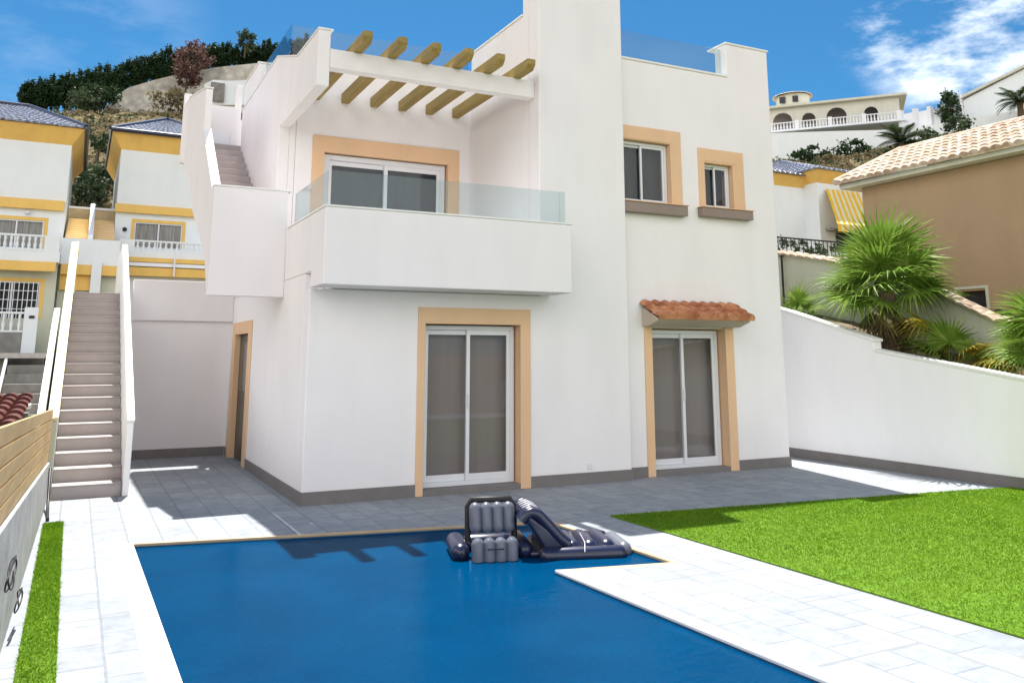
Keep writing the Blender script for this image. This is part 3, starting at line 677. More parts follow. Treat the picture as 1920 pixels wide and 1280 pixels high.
tile_patch(mb,(14.62,1.8,5.44),(0,11.05,0),v,nrm,52,7,.055,.03,8); mb.build('roof',M['tile_pale'],th)
mb=TB(); mb.tube([(16.97,1.8,6.50),(16.97,12.9,6.50)],.085,10); mb.build('ridge_tiles',M['tile_pale'],th)
mb=TB(); mb.tube([(14.66,12.86,5.50),(16.97,12.90,6.52)],.075,10); mb.build('hip_tiles',M['tile_pale'],th)
mb=TB(); mb.prism([(14.72,12.81,5.435),(16.97,12.81,6.46),(19.2,12.81,5.435)],(0,-.1,0)); mb.build('gable',M['cream'],th)
# row of small round vents on its wall base
for u,v in ((1885,582),(1872,580)):
    c=P(u,v,X=14.95); m=MB((16.5,9,2)); m.tube([(14.90,c.y,c.z-.1),(14.99,c.y,c.z-.1)],.10,12); m.build('flue_pipe',M['iron'],th)
# ================================================================== NEIGHBOUR HOUSES ON THE LEFT
def hip_patch(mb,o,u,v,n,nu,nv,a1,b1,amp=.05,step=.03):
    """tile patch narrowing from the full eave (0..1) to (a1..b1) at the ridge"""
    k=len(mb.v); tile_patch(mb,(0,0,0),(1,0,0),(0,1,0),(0,0,1),nu,nv,amp,step,6)
    o,u,v,n=Vector(o),Vector(u),Vector(v),Vector(n).normalized()
    for i in range(k,len(mb.v)):
        p=mb.v[i]; t=p.y; s=a1*t+(1-(1-b1)*t-a1*t)*p.x
        mb.v[i]=o+u*s+v*t+n*p.z
def hip_roof(mb,x0,x1,y0,y1,z,rise,ridge_in):
    """four tiled slopes; ridge runs along x"""
    yc=(y0+y1)/2; d=(y1-y0)/2; L=x1-x0; a=ridge_in/L
    hip_patch(mb,(x0,y0,z),(L,0,0),(0,d,rise),(0,-rise,d),int(L/.28),int(d/.4)+1,a,1-a)
    hip_patch(mb,(x1,y1,z),(-L,0,0),(0,-d,rise),(0,rise,d),int(L/.28),int(d/.4)+1,a,1-a)
    hip_patch(mb,(x1,y0,z),(0,2*d,0),(-ridge_in,0,rise),(rise,0,ridge_in),int(2*d/.28),int(d/.4)+1,.5,.5)
    hip_patch(mb,(x0,y1,z),(0,-2*d,0),(ridge_in,0,rise),(-rise,0,ridge_in),int(2*d/.28),int(d/.4)+1,.5,.5)
def eaves(mb,x0,x1,y0,y1,z0,z1,o):
    """flared ochre cove under the roof"""
    mb.add([(x0,y0,z0),(x1,y0,z0),(x1,y1,z0),(x0,y1,z0),(x0-o,y0-o,z1),(x1+o,y0-o,z1),(x1+o,y1+o,z1),(x0-o,y1+o,z1)],
           [(0,1,5,4),(1,2,6,5),(2,3,7,6),(3,0,4,7),(4,5,6,7)])
def baluster_row(parent,x0,x1,y,z0,z1,n,mat='wall_far',group=None,off=(0,0,0)):
    m=MB(off); m.box(x0,x1,y-.07,y+.07,z1-.07,z1); m.box(x0,x1,y-.07,y+.07,z0,z0+.06); m.build('handrail',M[mat],parent)
    for i in range(n):
        x=x0+(i+.5)*(x1-x0)/n; h=z1-z0-.13; m=MB(off)
        m.lathe((x,y,z0+.06),[(.05,0),(.035,.06*h),(.065,.35*h),(.03,.62*h),(.05,.8*h),(.045,h)],8); m.build('baluster',M[mat],parent)
def grid_window(parent,x0,x1,z0,z1,y,off,curt='curtain_far',bars=0,fr_='ochre',mull=1):
    w=MB(off)
    w.prism([(x0-.14,y-.03,z0),(x0,y-.03,z0),(x0,y-.03,z1),(x1,y-.03,z1),(x1,y-.03,z0),(x1+.14,y-.03,z0),(x1+.14,y-.03,z1+.14),(x0-.14,y-.03,z1+.14)],(0,.035,0))
    wo=w.build('window',M[fr_],parent)
    m=MB(off); a=.05; m.box(x0,x0+a,y+.0,y+.05,z0,z1); m.box(x1-a,x1,y+.0,y+.05,z0,z1); m.box(x0+a,x1-a,y+.0,y+.05,z1-a,z1)
    for k in range(mull): xm=x0+(k+1)*(x1-x0)/(mull+1); m.box(xm-.03,xm+.03,y+.001,y+.049,z0,z1-a)
    m.build('frame',M['alu'],wo)
    m=MB(off); N=60; vs=[]
    for i in range(N+1):
        x=x0+(x1-x0)*i/N; yy=y+.08+.03*math.sin(i*1.6); vs += [(x,yy,z0),(x,yy,z1)]
    m.add(vs,[(2*i,2*i+2,2*i+3,2*i+1) for i in range(N)],True); m.build('curtain',M[curt],wo)
    if bars:
        m=MB(off)
        for i in range(bars): x=x0+(i+.5)*(x1-x0)/bars; m.box(x-.012,x+.012,y-.07,y-.05,z0,z1)
        for t in (.25,.5,.75): m.box(x0,x1,y-.049,y-.035,z0+(z1-z0)*t-.012,z0+(z1-z0)*t+.012)
        m.build('grille',M['gate'],wo)
    return wo
M['curtain_far']=plain('grey_curtain',(.30,.29,.27),.9,.3,2,stretch=(6,1,.5))
o1=(-4,38,1.8)
h1=empty('neighbour_house',o1,'white terraced house with ochre eaves and dark glazed roof at the far left edge','house')
HM=lambda: MB(o1)
W=M['wall_far']
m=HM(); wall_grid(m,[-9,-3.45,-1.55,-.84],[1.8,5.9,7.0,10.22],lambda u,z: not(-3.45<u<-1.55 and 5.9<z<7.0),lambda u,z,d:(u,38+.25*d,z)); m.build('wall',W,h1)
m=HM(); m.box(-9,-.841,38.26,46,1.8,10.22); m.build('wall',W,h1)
m=HM(); eaves(m,-9,-.84,38,46,10.2,10.85,.42); m.build('eaves',M['ochre'],h1)
m=HM(); hip_roof(m,-9.5,-.36,37.5,46.5,10.87,1.75,2.4); m.build('roof',M['tiledark'],h1)
for e0_,e1_ in (((-.36,37.5,10.93),(-2.76,42,12.69)),((-2.76,42,12.69),(-9,42,12.69)),((-.36,37.5,10.93),(-.36,46.5,10.93))):
    m=HM(); m.tube([e0_,e1_],.11,8); m.build('ridge_tiles',M['navytile'],h1)
m=HM(); m.box(-9,-.90,37.80,37.999,7.45,7.84); m.build('band',M['ochre'],h1)
grid_window(h1,-3.45,-1.55,5.9,7.0,38.02,o1)
m=HM(); m.box(-9,-.85,36.4,37.999,5.22,5.62); m.build('balcony_slab',W,h1)
baluster_row(h1,-3.4,-1.42,36.45,5.62,6.24,10,off=o1)
m=HM(); m.box(-1.41,-.9,36.4,36.55,5.62,6.24); m.build('balcony_wall',W,h1)
m=HM(); m.box(-9,-.95,36.3,36.5,4.86,5.219); m.build('band',M['ochre'],h1)
m=HM(); m.box(-9,-.9,36.95,37.2,1.81,5.21); 
m=HM(); wall_grid(m,[-9,-3.3,-1.42,-.9],[1.8,3.1,4.48,5.215],lambda u,z: not(-3.3<u<-1.42 and 3.1<z<4.48),lambda u,z,d:(u,36.9+.2*d,z)); m.build('lower_wall',M['cream'],h1)
grid_window(h1,-3.3,-1.42,3.1,4.48,36.92,o1,'curtain_dark',12)
baluster_row(h1,-3.3,-1.80,35.6,2.55,3.28,6,off=o1)
m=HM(); m.box(-1.79,-1.34,35.5,35.75,1.8,3.45); m.build('gate_pillar',W,h1)
m=HM(); m.box(-1.63,-1.45,35.47,35.499,3.05,3.15); m.build('number_plaque',M['iron'],h1)
m=HM(); m.box(-9,-1.8,35.5,36.9,1.6,2.54); m.build('porch_base',M['grey_conc'],h1)
for x in (-2.15,): 
    m=HM(); m.lathe((x,37.9,7.22),[(.02,0),(.09,.03),(.1,.1),(.02,.16)],10); m.build('wall_lamp',M['alu'],h1)
m=HM(); m.box(-9,-1.0,38.0-3.2,35.49,.0,1.62); m.build('terrace_base',M['grey_conc'],h1)
# steps and grey retaining wall before it
rt=empty('retaining_wall',(-3,33,0),'grey concrete retaining wall with shallow side steps below the far left house','wall')
m=MB((-3,33,0)); m.box(-8,-2.05,33.4,33.7,-.5,1.62); m.build('wall_panel',M['grey_conc'],rt)
m=MB((-3,33,0)); m.box(-8,-.6,33.0,34.6,1.63,1.80); m.build('ledge',M['concrete'],rt)
m=MB((-3,33,0))
for i in range(6): m.box(-2.0,-.7,30.6+i*.5,31.1+i*.5,-.4,-.1+i*.3)
m.build('steps',M['grey_conc'],rt)
m=MB((-3,33,0)); m.tube([(-2.05,30.5,.2),(-2.05,33.3,1.75)],.05,8); m.build('handrail',M['gate'],rt)
# house two
o2=(3,40,2)
h2=empty('neighbour_house',o2,'white terraced house with ochre bands seen between the long staircase and the villa','house')
HM=lambda: MB(o2)
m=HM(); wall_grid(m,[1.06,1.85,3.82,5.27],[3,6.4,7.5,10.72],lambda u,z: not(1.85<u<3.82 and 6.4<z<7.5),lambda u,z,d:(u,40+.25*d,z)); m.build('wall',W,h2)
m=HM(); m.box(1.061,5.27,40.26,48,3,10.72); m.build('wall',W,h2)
m=HM(); eaves(m,1.06,5.27,40,48,10.70,11.42,.42); m.build('eaves',M['ochre'],h2)
m=HM(); hip_roof(m,.58,5.75,39.5,48.5,11.44,1.85,2.5); m.build('roof',M['tiledark'],h2)
for e0_,e1_ in (((.58,39.5,11.5),(3.08,44,13.36)),((5.75,39.5,11.5),(3.2,44,13.36)),((.58,39.48,11.46),(5.75,39.48,11.46))):
    m=HM(); m.tube([e0_,e1_],.10,8); m.build('ridge_tiles',M['navytile'],h2)
m=HM(); m.box(1.0,8,39.8,39.999,7.88,8.24); m.build('band',M['ochre'],h2)
grid_window(h2,1.85,3.82,6.4,7.5,40.02,o2)
m=HM(); m.box(1.25,8,38.6,39.999,5.78,6.08); m.build('balcony_slab',W,h2)
m=HM(); m.box(1.25,1.85,38.65,38.8,6.081,6.55); m.build('balcony_wall',W,h2)
baluster_row(h2,1.86,5.0,38.7,6.09,6.55,14,off=o2)
m=HM(); m.box(1.4,8,38.45,38.65,5.60,5.79); m.box(1.4,8,38.3,38.5,5.0,5.36); m.build('band',M['ochre'],h2)
m=HM(); m.box(1.4,8,38.25,38.5,5.40,5.55); m.build('rail',M['gate'],h2)
m=HM(); m.box(3.40,3.46,38.1,38.16,5.0,6.0); m.build('post',M['alu'],h2)
m=HM(); m.box(1.3,8,38.66,38.9,2,5.6); m.build('lower_wall',W,h2)
m=HM(); m.lathe((1.46,39.95,7.05),[(.02,0),(.08,.02),(.09,.14),(.02,.18)],10); m.build('wall_lamp',M['iron'],h2)
m=HM(); m.lathe((2.7,39.95,7.80),[(.02,0),(.08,.02),(.09,.1),(.02,.14)],10); m.build('wall_lamp',M['alu'],h2)
# public stair between them
o3=(.2,37,3)
ps=empty('hillside_stairs',o3,'cream stepped path with a white central rail climbing between two ochre trimmed houses','stairs')
HM=lambda: MB(o3)
for i in range(11):
    m=HM(); z=6.25+i*.118; m.box(-.76,1.04,37.6+i*.3,37.9+i*.3,z-.4,z+.118-.02)
    so=m.build('riser',M['surround'],ps)
    m=HM(); m.box(-.76,1.04,37.57+i*.3,37.899+i*.3,z+.098,z+.118); m.build('tread',M['yellow'],so)
m=HM(); m.box(-.80,1.055,40.9,41.1,7.3,8.05); m.build('top_wall',M['cope_tan'],ps)
m=HM(); m.box(-.80,1.055,40.85,41.12,8.05,8.14); m.build('wall_cap',M['gate'],ps)
m=HM(); m.yz([(37.5,6.25),(37.5,6.5),(40.8,8.3),(40.8,7.9)],.06,.24); m.build('central_rail',M['gate'],ps)
m=HM(); m.box(-.84,1.24,37.2,37.45,5.25,6.28); m.build('parapet',W,ps)
m=HM(); m.box(-.80,.27,37.15,37.35,4.85,5.249); m.box(.66,1.24,37.15,37.35,4.85,5.249); m.build('band',M['ochre'],ps)
m=HM(); m.box(.28,.65,37.1,37.4,3,5.40); m.build('pillar',W,ps)
m=HM(); m.box(-.80,.27,37.36,37.4,4.25,4.84); m.build('panel',M['ochre'],ps)
m=HM(); m.box(-.84,1.24,37.5,37.7,2,5.249); m.build('lower_wall',M['cream'],ps)
# small red tiled roof beyond the fence
rr=empty('tiled_shed_roof',(-2.6,17,.6),'low dark red tiled roof just over the wooden fence','roof')
a=P(62,742,Y=18.5); b=P(-140,742,Y=18.5)
m=MB((-2.6,17,.6)); tile_patch(m,(-3.9,12.6,.74),(3.28,0,0),(0,5.6,.26),(0,-.05,1),14,8,.06,.05,8); m.build('roof_tiles',M['car_red'],rr)
m=MB((-2.6,17,.6)); m.box(-3.9,-.68,12.65,18.2,-.9,.70); m.build('shed_wall',M['concrete'],rr)
sw=empty('street_parapet',(-3,24,0),'pale low parapet of the lane beyond the red tiled roof','wall')
m=MB((-3,24,0)); m.box(-9,-.85,22,22.3,-1,.55); m.build('wall_panel',M['concrete'],sw,bevel=.02)
m=MB((-3,24,0)); m.box(-9,-.8,21.9,22.4,.551,.66); m.build('wall_cap',M['coping'],sw,bevel=.02)
# ================================================================== HOUSES ON THE RIGHT, BEHIND THE CREAM WALL
o4=(28,26,5)
h3=empty('ochre_eaves_house',o4,'white house with ochre eaves and dark tiled roof between villa and tan house','house')
HM=lambda: MB(o4)
m=HM(); m.box(25.2,28.1,26.4,33,4.5,9.0); m.build('wall',W,h3)
m=HM(); m.box(28.101,31.4,25.6,33,4.5,9.12); m.build('wall',W,h3)
m=HM(); eaves(m,25.2,28.05,26.4,33,8.98,9.45,.3); m.build('eaves',M['ochre'],h3)
m=HM(); eaves(m,28.12,31.4,25.6,33,9.1,9.62,.35); m.build('eaves',M['ochre'],h3)
m=HM(); hip_roof(m,24.9,28.1,26.0,33.3,9.46,1.3,1.5); m.build('roof',M['tiledark'],h3)
m=HM(); hip_roof(m,27.7,31.8,25.2,33.3,9.63,1.35,1.9); m.build('roof',M['tiledark'],h3)
m=HM(); m.box(28.4,31,25.3,25.599,7.0,7.1); m.box(28.4,31,25.1,25.3,6.98,7.05); m.build('ledge',M['grey_conc'],h3)
m=HM(); m.box(29.0,30.9,25.55,25.599,6.1,6.95); m.build('window',M['dark_win'],h3)
m=HM(); m.box(25.7,26.3,26.36,26.399,6.6,6.95); m.build('window',M['dark_win'],h3)
# awning
aw=empty('striped_awning',(30.3,24.5,7.5),'yellow and white striped awning hanging beside the tan house','awning')
for nm,par,mt in (('yellow_stripes',0,'aw_yellow'),('white_stripes',1,'aw_white')):
    m=MB((30.3,24.5,7.5))
    for i in range(par,14,2):
        t0,t1=i/14,(i+1)/14; q=lambda a,b,t: Vector(a).lerp(Vector(b),t)
        A0,A1=(27.35,24.,7.02),(29.6,24.,7.02); B0,B1=(28.5,25.5,8.85),(30.6,25.5,8.85)
        m.add([q(A0,A1,t0),q(A0,A1,t1),q(B0,B1,t1),q(B0,B1,t0)],[(0,1,2,3)]); d=Vector((0,0,-.32)); m.add([q(A0,A1,t0),q(A0,A1,t1),q(A0,A1,t1)+d,q(A0,A1,t0)+d],[(0,1,2,3)])
    o_=m.build(nm,M[mt],aw); so=o_.modifiers.new('s','SOLIDIFY'); so.thickness=.02
m=MB((30.3,24.5,7.5)); m.tube([(27.35,24.02,6.7),(29.6,24.02,6.7)],.03,8); m.build('front_bar',M['iron'],aw)
# terrace fence with plants
tf=empty('terrace_railing',(26,22,5),'dark railing with terracotta ledge and potted greenery on the terrace wall','railing')
m=MB((26,22,5)); m.box(21.5,25.9,21.5,21.7,3,5.17); m.build('terrace_wall',M['cream'],tf)
m=MB((26,22,5)); tile_patch(m,(21.5,21.3,5.15),(4.4,0,0),(0,.4,.05),(0,-.1,1),16,1,.06,0,8); m.build('ledge_tiles',M['tile_pale'],tf)
m=MB((26,22,5)); m.tube([(21.5,21.6,5.80),(25.9,21.6,5.80)],.03,8); m.build('handrail',M['iron'],tf)
for i in range(22):
    x=21.6+i*.2; m=MB((26,22,5)); m.box(x-.012,x+.012,21.59,21.61,5.2,5.78); m.build('bar',M['iron'],tf)
for i,(x,nm) in enumerate(((22.3,'leftmost leafy shrub behind the dark terrace railing'),(23.3,'second leafy shrub behind the dark terrace railing'),(24.3,'third leafy shrub behind the dark terrace railing'),(25.2,'rightmost leafy shrub behind the dark terrace railing'))):
    m=MB((x,22.2,5.6)); vs,fs=leaf_cloud(260,(.6,.4,.5),.07); m.add([v+Vector((x,22.2,5.5)) for v in vs],fs); o_=m.build('terrace_shrub',M['olive'],); o_.location=(x,22.2,5.6); tag(o_,nm,'shrub','shrubs along the terrace railing')
pt=empty('drain_pole',(13,12.9,3),'thin dark pole standing at the end of the cream wall beside the villa','pole')
m=MB((13,12.9,3)); m.tube([(12.93,12.86,2.2),(12.93,12.86,3.75)],.022,8); m.build('pipe',M['iron'],pt); m=MB((13,12.9,3)); m.box(12.90,12.96,12.83,12.89,3.75,3.78); m.build('cap',M['iron'],pt)
# ================================================================== HILL: WALLS, VILLAS, HEDGE, SHRUBS
def ribbon(name,pts_top,pts_bot,thick,mat,parent=None,off=(0,0,0)):
    m=MB(off); n=len(pts_top); vs=[]
    for a,b in zip(pts_top,pts_bot):
        a,b=Vector(a),Vector(b); d=Vector((a.x,a.y,0)).normalized()*thick; vs += [a,b,a+d,Vector((b.x,b.y,b.z))+d]
    fs=[]
    for i in range(n-1):
        k,l=4*i,4*i+4; fs += [(k,k+1,l+1,l),(k+2,l+2,l+3,k+3),(k,l,l+2,k+2),(k+1,k+3,l+3,l+1)]
    fs += [(0,2,3,1),(4*n-4,4*n-3,4*n-1,4*n-2)]
    m.add(vs,fs); return m.build(name,mat,parent)
tops=[(196,203),(215,182),(240,165),(290,150),(345,137),(410,126),(480,119),(560,112),(640,105)]
T=[R(u,v,106) for u,v in tops]; Bt=[Vector((p.x,p.y,R(u,212,106).z)) for p,(u,v) in zip(T,tops)]
o_=ribbon('hill_retaining_wall',T,Bt,.6,M['stone']); tag(o_,'long pale stone retaining wall curving over the hilltop under the dark hedge','wall')
T=[R(u,v,97) for u,v in ((383,158),(400,150),(430,152),(466,150))]; Bt=[R(u,197,97) for u in (383,400,430,466)]
o_=ribbon('block_wall',T,Bt,.5,M['wall_far']); tag(o_,'weathered white block wall in front of the long retaining wall on the hill','wall')
c=R(412,172,96.8); m=MB(c); m.box(c.x-1.0,c.x+.5,c.y-.1,c.y+.02,c.z-1.2,c.z+1.0); o_=m.build('wall_door',M['grey_conc']); o_.location=c; tag(o_,'grey metal shutter door set in the weathered block wall on the hill','door')
# conifer hedge
def conifer_mesh(k):
    vs,fs=leaf_cloud(1300,(1.25,1.25,2.7),.22,taper=.35)
    m=MB(); m.add([v+Vector((0,0,2.5)) for v in vs],fs); return m
protos=[]
for k in range(3):
    e=empty('conifer',(0,0,0)); conifer_mesh(k).build('crown',M['conifer'],e)
    m=MB(); m.tube([(0,0,-.8),(0,0,1.5),(0,0,4)],.14,6,.04); m.build('trunk',M['bark'],e); protos.append(e)
base=[(42,203),(130,202),(190,198),(240,168),(290,152),(345,138),(410,126),(480,119),(600,108)]; top=[(42,158),(130,135),(190,124),(240,112),(290,97),(345,84),(410,84),(480,80),(600,62)]
hb=lambda u: float(np.interp(u,[p[0] for p in base],[p[1] for p in base])); htp=lambda u: float(np.interp(u,[p[0] for p in top],[p[1] for p in top]))
u=46; first=[True]*3; i=0
while u<575:
    k=i%3; r=112+random.uniform(-.8,.8); b=R(u,hb(u)+4,r); t=R(u,htp(u)+random.uniform(-7,5),r); H_=t.z-b.z
    e=protos[k] if first[k] else copy_tree(protos[k]); first[k]=False
    e.location=b; e.scale=(random.uniform(.75,.95),)*2+(H_/5.1,); e.rotation_euler.z=random.uniform(0,6)
    tag(e,'dark green conifer in the dense hedge row along the left hilltop','conifer','conifers of the hilltop hedge'); u+=random.uniform(11.5,14.5); i+=1
def bush(name,u,v,r,rad,mat,label,cat='bush',n=900,size=.22,group=None,trunk=True,z0=None):
    c=R(u,v,r); zb=c.z-rad[2]*1.05 if z0 is None else z0
    e=empty(name,(c.x,c.y,zb),label,cat,group)
    m=MB((c.x,c.y,zb)); vs,fs=leaf_cloud(n,rad,size); m.add([q+c for q in vs],fs); m.build('crown',M[mat],e)
    m=MB((c.x,c.y,zb)); m.tube([(c.x,c.y,zb-.6),(c.x+.05,c.y,c.z)],.12,6,.05); m.tube([(c.x,c.y,zb),(c.x+rad[0]*.4,c.y,c.z+rad[2]*.3)],.06,6,.02); m.build('trunk',M['bark'],e)
    return e
bush('hill_bush',163,190,102,(2.4,2.4,1.9),'olive','rounded green bush on the slope left of the stone wall')
bush('hill_bush',190,180,103,(2.6,2,1.7),'conifer','darker bush touching the left end of the stone wall')
bush('flowering_tree',362,105,104,(2.5,2.0,2.2),'bougain','reddish purple tree overhanging the stone wall in front of the hedge','tree',1000,.2)
bush('hill_bush',350,140,103,(1.9,1.6,1.6),'bougain','dusky shrub hanging down the stone wall under the purple tree')
bush('hill_bush',185,345,52,(1.6,1.2,1.3),'olive','green bush low between the two ochre trimmed houses',n=1200,size=.14)
bush('hill_bush',160,352,50,(1.1,1.,1.1),'olive','small green bush against the far left house',n=800,size=.13)
bush('hill_bush',185,265,62,(.9,.8,.8),'olive','single dark bush halfway up the slope between the houses',n=500,size=.13)
bush('hill_bush',335,190,100,(3.2,1.6,1.6),'dryleaf','dry brown brush below the stone wall',n=1300,size=.2)
bush('hill_bush',460,78,109,(1.5,1.5,1.6),'olive','paler green treetop standing above the hedge',n=700,size=.2)
# scrub scattered over both slopes
def scrub(name,mat,count,azr,rr_,label,size):
    vs=[];fs=[]
    for i in range(count):
        a=math.radians(random.uniform(*azr)); r=random.uniform(*rr_); x,y=r*math.sin(a),r*math.cos(a); z=hterr(x,y); s=random.uniform(.35,1.0)
        v,f=leaf_cloud(60,(s,s,s*.6),size); k=len(vs); vs+=[q+Vector((x,y,z+s*.35)) for q in v]; fs+=[tuple(j+k for j in t) for t in f]
    m=MB(); m.add(vs,fs); tag(m.build(name,M[mat]),label,'scrub',kind='stuff')
scrub('dry_scrub','dryleaf',420,(-3,12),(49,104),'dry tan grass and scrub on the left hillside',.13)
scrub('green_scrub','olive',160,(-3,12),(49,100),'low green scrub on the left hillside',.13)
scrub('dry_scrub','dryleaf',420,(42,56),(52,104),'dry tan grass and scrub on the right hillside',.14)
scrub('green_scrub','olive',230,(42,56),(52,104),'dark low scrub on the right hillside',.14)
# small white balustrade at the far left
e=empty('hilltop_balustrade',R(0,205,100),'white balustrade on the skyline at the far left','balustrade'); off=e.location.copy()
a,b=R(-30,206,100),R(40,206,100)
baluster_row(e,a.x,b.x,a.y,a.z-.1,a.z+.95,16,'gate',off=off)
m=MB(off); m.box(a.x,b.x,a.y-.1,a.y+.2,a.z-2.5,a.z-.101); m.build('base_wall',M['wall_far'],e)
# ---- hill villa with arches
RV=110; A=R(1440,248,RV); B_=R(1690,240,RV)
ex=Vector((B_.x-A.x,B_.y-A.y,0)); Lx=ex.length; ex.normalize(); ey=Vector((-ex.y,ex.x,0)); 
if ey.dot(A)<0: ey=-ey
zf=A.z; 
def VB(off): return MB(off,lambda p: off+ (ex*(p.x)+ey*(p.y)+Vector((0,0,p.z))))
def Vz(off): return MB(off,None)
vo=Vector((A.x,A.y,A.z)); hv=empty('arched_villa',vo,'cream hilltop villa with arched openings and a small round turret','house')
def vpart(fn,name,mat,parent=hv,**k):
    m=MB(vo,lambda p: vo+ex*p.x+ey*p.y+Vector((0,0,p.z))); fn(m); return m.build(name,M[mat],parent,**k)
M['villa_cream']=stucco('villa_cream_render',(.66,.65,.56),.04,.06)
Hh=3.0
# arches: (centre, half width)
sx=Lx/250.
arch=[((u-1440)*sx,hw*sx) for u,hw in ((1470,19),(1521,13),(1574,19),(1638,13))]
def arched_wall(m):
    xs=sorted(set([0,Lx]+[c-h for c,h in arch]+[c+h for c,h in arch]))
    for i in range(len(xs)-1):
        x0,x1=xs[i],xs[i+1]; ar=[a for a in arch if abs(a[0]-(x0+x1)/2)<1e-3]
        if not ar: m.box(x0,x1,0,.3,-.3,Hh)
        else:
            c,h=ar[0]; sp=1.25; N=12; lo=[(c+h*math.cos(PI-PI*k/N),sp+min(h,1.15)*math.sin(PI*k/N)) for k in range(N+1)]
            for k in range(N):
                (a,za),(b,zb)=lo[k],lo[k+1]; m.xz([(a,za),(b,zb),(b,Hh),(a,Hh)],0,.3)
vpart(arched_wall,'arcade_wall','villa_cream')
vpart(lambda m: m.box(0,Lx,2.2,2.4,-.3,Hh),'inner_wall','curtain')
vpart(lambda m: m.box(-.6,Lx+.9,-.6,7,Hh,Hh+.28),'roof_slab','villa_cream')
vpart(lambda m: m.box(Lx-.3,Lx,.31,6.5,-.3,Hh-.001),'end_wall','villa_cream')
vpart(lambda m: m.box(-.5,Lx+.6,-1.6,2.2,-.5,-.31),'terrace_floor','wall_far')
vpart(lambda m: m.lathe(((1490-1440)*sx,3.,Hh+.28),[(2.1,0),(2.1,1.9)],20,False),'turret','villa_cream')
vpart(lambda m: m.lathe(((1490-1440)*sx,3.,Hh+2.15),[(2.6,0),(2.5,.1),(0.05,.85)],20,False),'turret_roof','tile_pale')
for uu in (1471,1497): vpart(lambda m: m.box((uu-1440)*sx-.35,(uu-1440)*sx+.35,.84,1.15,Hh+.95,Hh+1.75),'turret_window','dark_win')
vb=empty('villa_balustrade',vo,'white balustrade along the terrace of the arched hilltop villa','balustrade')
for i in range(4):
    x0=i*Lx/4; x1=(i+1)*Lx/4-.5
    vpart(lambda m: (m.box(x0,x1,-1.45,-1.25,.62,.72), m.box(x0,x1,-1.45,-1.25,-.3,-.2)),'handrail','gate',vb)
    vpart(lambda m: m.box(x1+.001,x1+.499,-1.5,-1.2,-.3,.85),'pier','gate',vb)
    for k in range(9):
        xx=x0+(k+.5)*(x1-x0)/9; vpart(lambda m: m.lathe((xx,-1.35,-.2),[(.07,0),(.12,.3),(.05,.55),(.07,.82)],6),'baluster','gate',vb)
tp=[(1440,250),(1560,246),(1690,243),(1760,232),(1800,228),(1860,215),(1960,200)]; bt=[(1440,300),(1560,280),(1690,275),(1760,262),(1800,258),(1860,250),(1960,240)]
T=[R(u_,v_,107.5) for u_,v_ in tp]; Bt=[R(u_,v_+12,107.5) for u_,v_ in bt]
tag(ribbon('villa_retaining_wall',T,Bt,.5,M['wall_far']),'pale grey retaining wall running below the arched villa and the white gabled house','wall')
# white gabled house, top right
g0=R(1808,212,112); g1=R(1985,205,112); gx=Vector((g1.x-g0.x,g1.y-g0.y,0)); gl=gx.length; gx.normalize(); gy=Vector((-gx.y,gx.x,0)); 
if gy.dot(g0)<0: gy=-gy
gh=empty('gabled_house',g0,'large white gabled house on the skyline at the upper right','house')
apx=R(1990,100,112).z-g0.z; e0=R(1808,188,112).z-g0.z
def gpart(fn,name,mat):
    m=MB(g0,lambda p: g0+gx*p.x+gy*p.y+Vector((0,0,p.z))); fn(m); return m.build(name,M[mat],gh)
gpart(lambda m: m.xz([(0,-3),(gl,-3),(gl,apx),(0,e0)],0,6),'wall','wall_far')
gpart(lambda m: m.xz([(-.7,e0-.05),(gl+.1,apx+.1),(gl+.1,apx+.4),(-.7,e0+.25)],-.5,6.3),'roof','villa_cream')
lw0=R(1690,222,109); lw1=R(1800,205,109)
lh=empty('hill_garden_wall',lw0,'low white garden wall with small pillars between the two hilltop houses','wall')
for i in range(5):
    p=lw0.lerp(lw1,i/4); m=MB(lw0); m.box(p.x-.25,p.x+.25,p.y-.25,p.y+.25,p.z-2,p.z+.9+(.9 if i==4 else 0)); m.build('pillar',M['gate'],lh)
for i in range(4):
    p=lw0.lerp(lw1,i/4); q=lw0.lerp(lw1,(i+1)/4); m=MB(lw0); d=Vector((.1,.1,0)); m.prism([p+Vector((.2,-.2,-2)),q+Vector((-.2,.2,-2)),q+Vector((-.2,.2,.5)),p+Vector((.2,-.2,.5))],d); m.build('panel',M['gate'],lh)
bush('cypress_tree',1782,202,108.5,(1.5,1.5,2.4),'conifer','dark rounded cypress between the garden wall and the gabled house','tree',1800,.2)
bush('hill_bush',1795,243,100,(1.9,1.5,1.7),'olive','green bush against the retaining wall below the cypress',n=800)
bush('hill_bush',1740,262,98,(2.2,1.6,1.3),'olive','greyish shrub right of the hillside date palm',n=800)
bush('hill_bush',1520,290,92,(2.6,1.6,1.0),'conifer','dark low bush under the arched villa, nearest the white villa',n=700)
bush('hill_bush',1600,282,95,(3.2,1.6,1.1),'conifer','dark wide bush under the middle of the arched villa',n=900)
bush('hill_bush',1560,300,88,(1.9,1.3,.8),'dryleaf','tan dry brush under the arched villa',n=600)
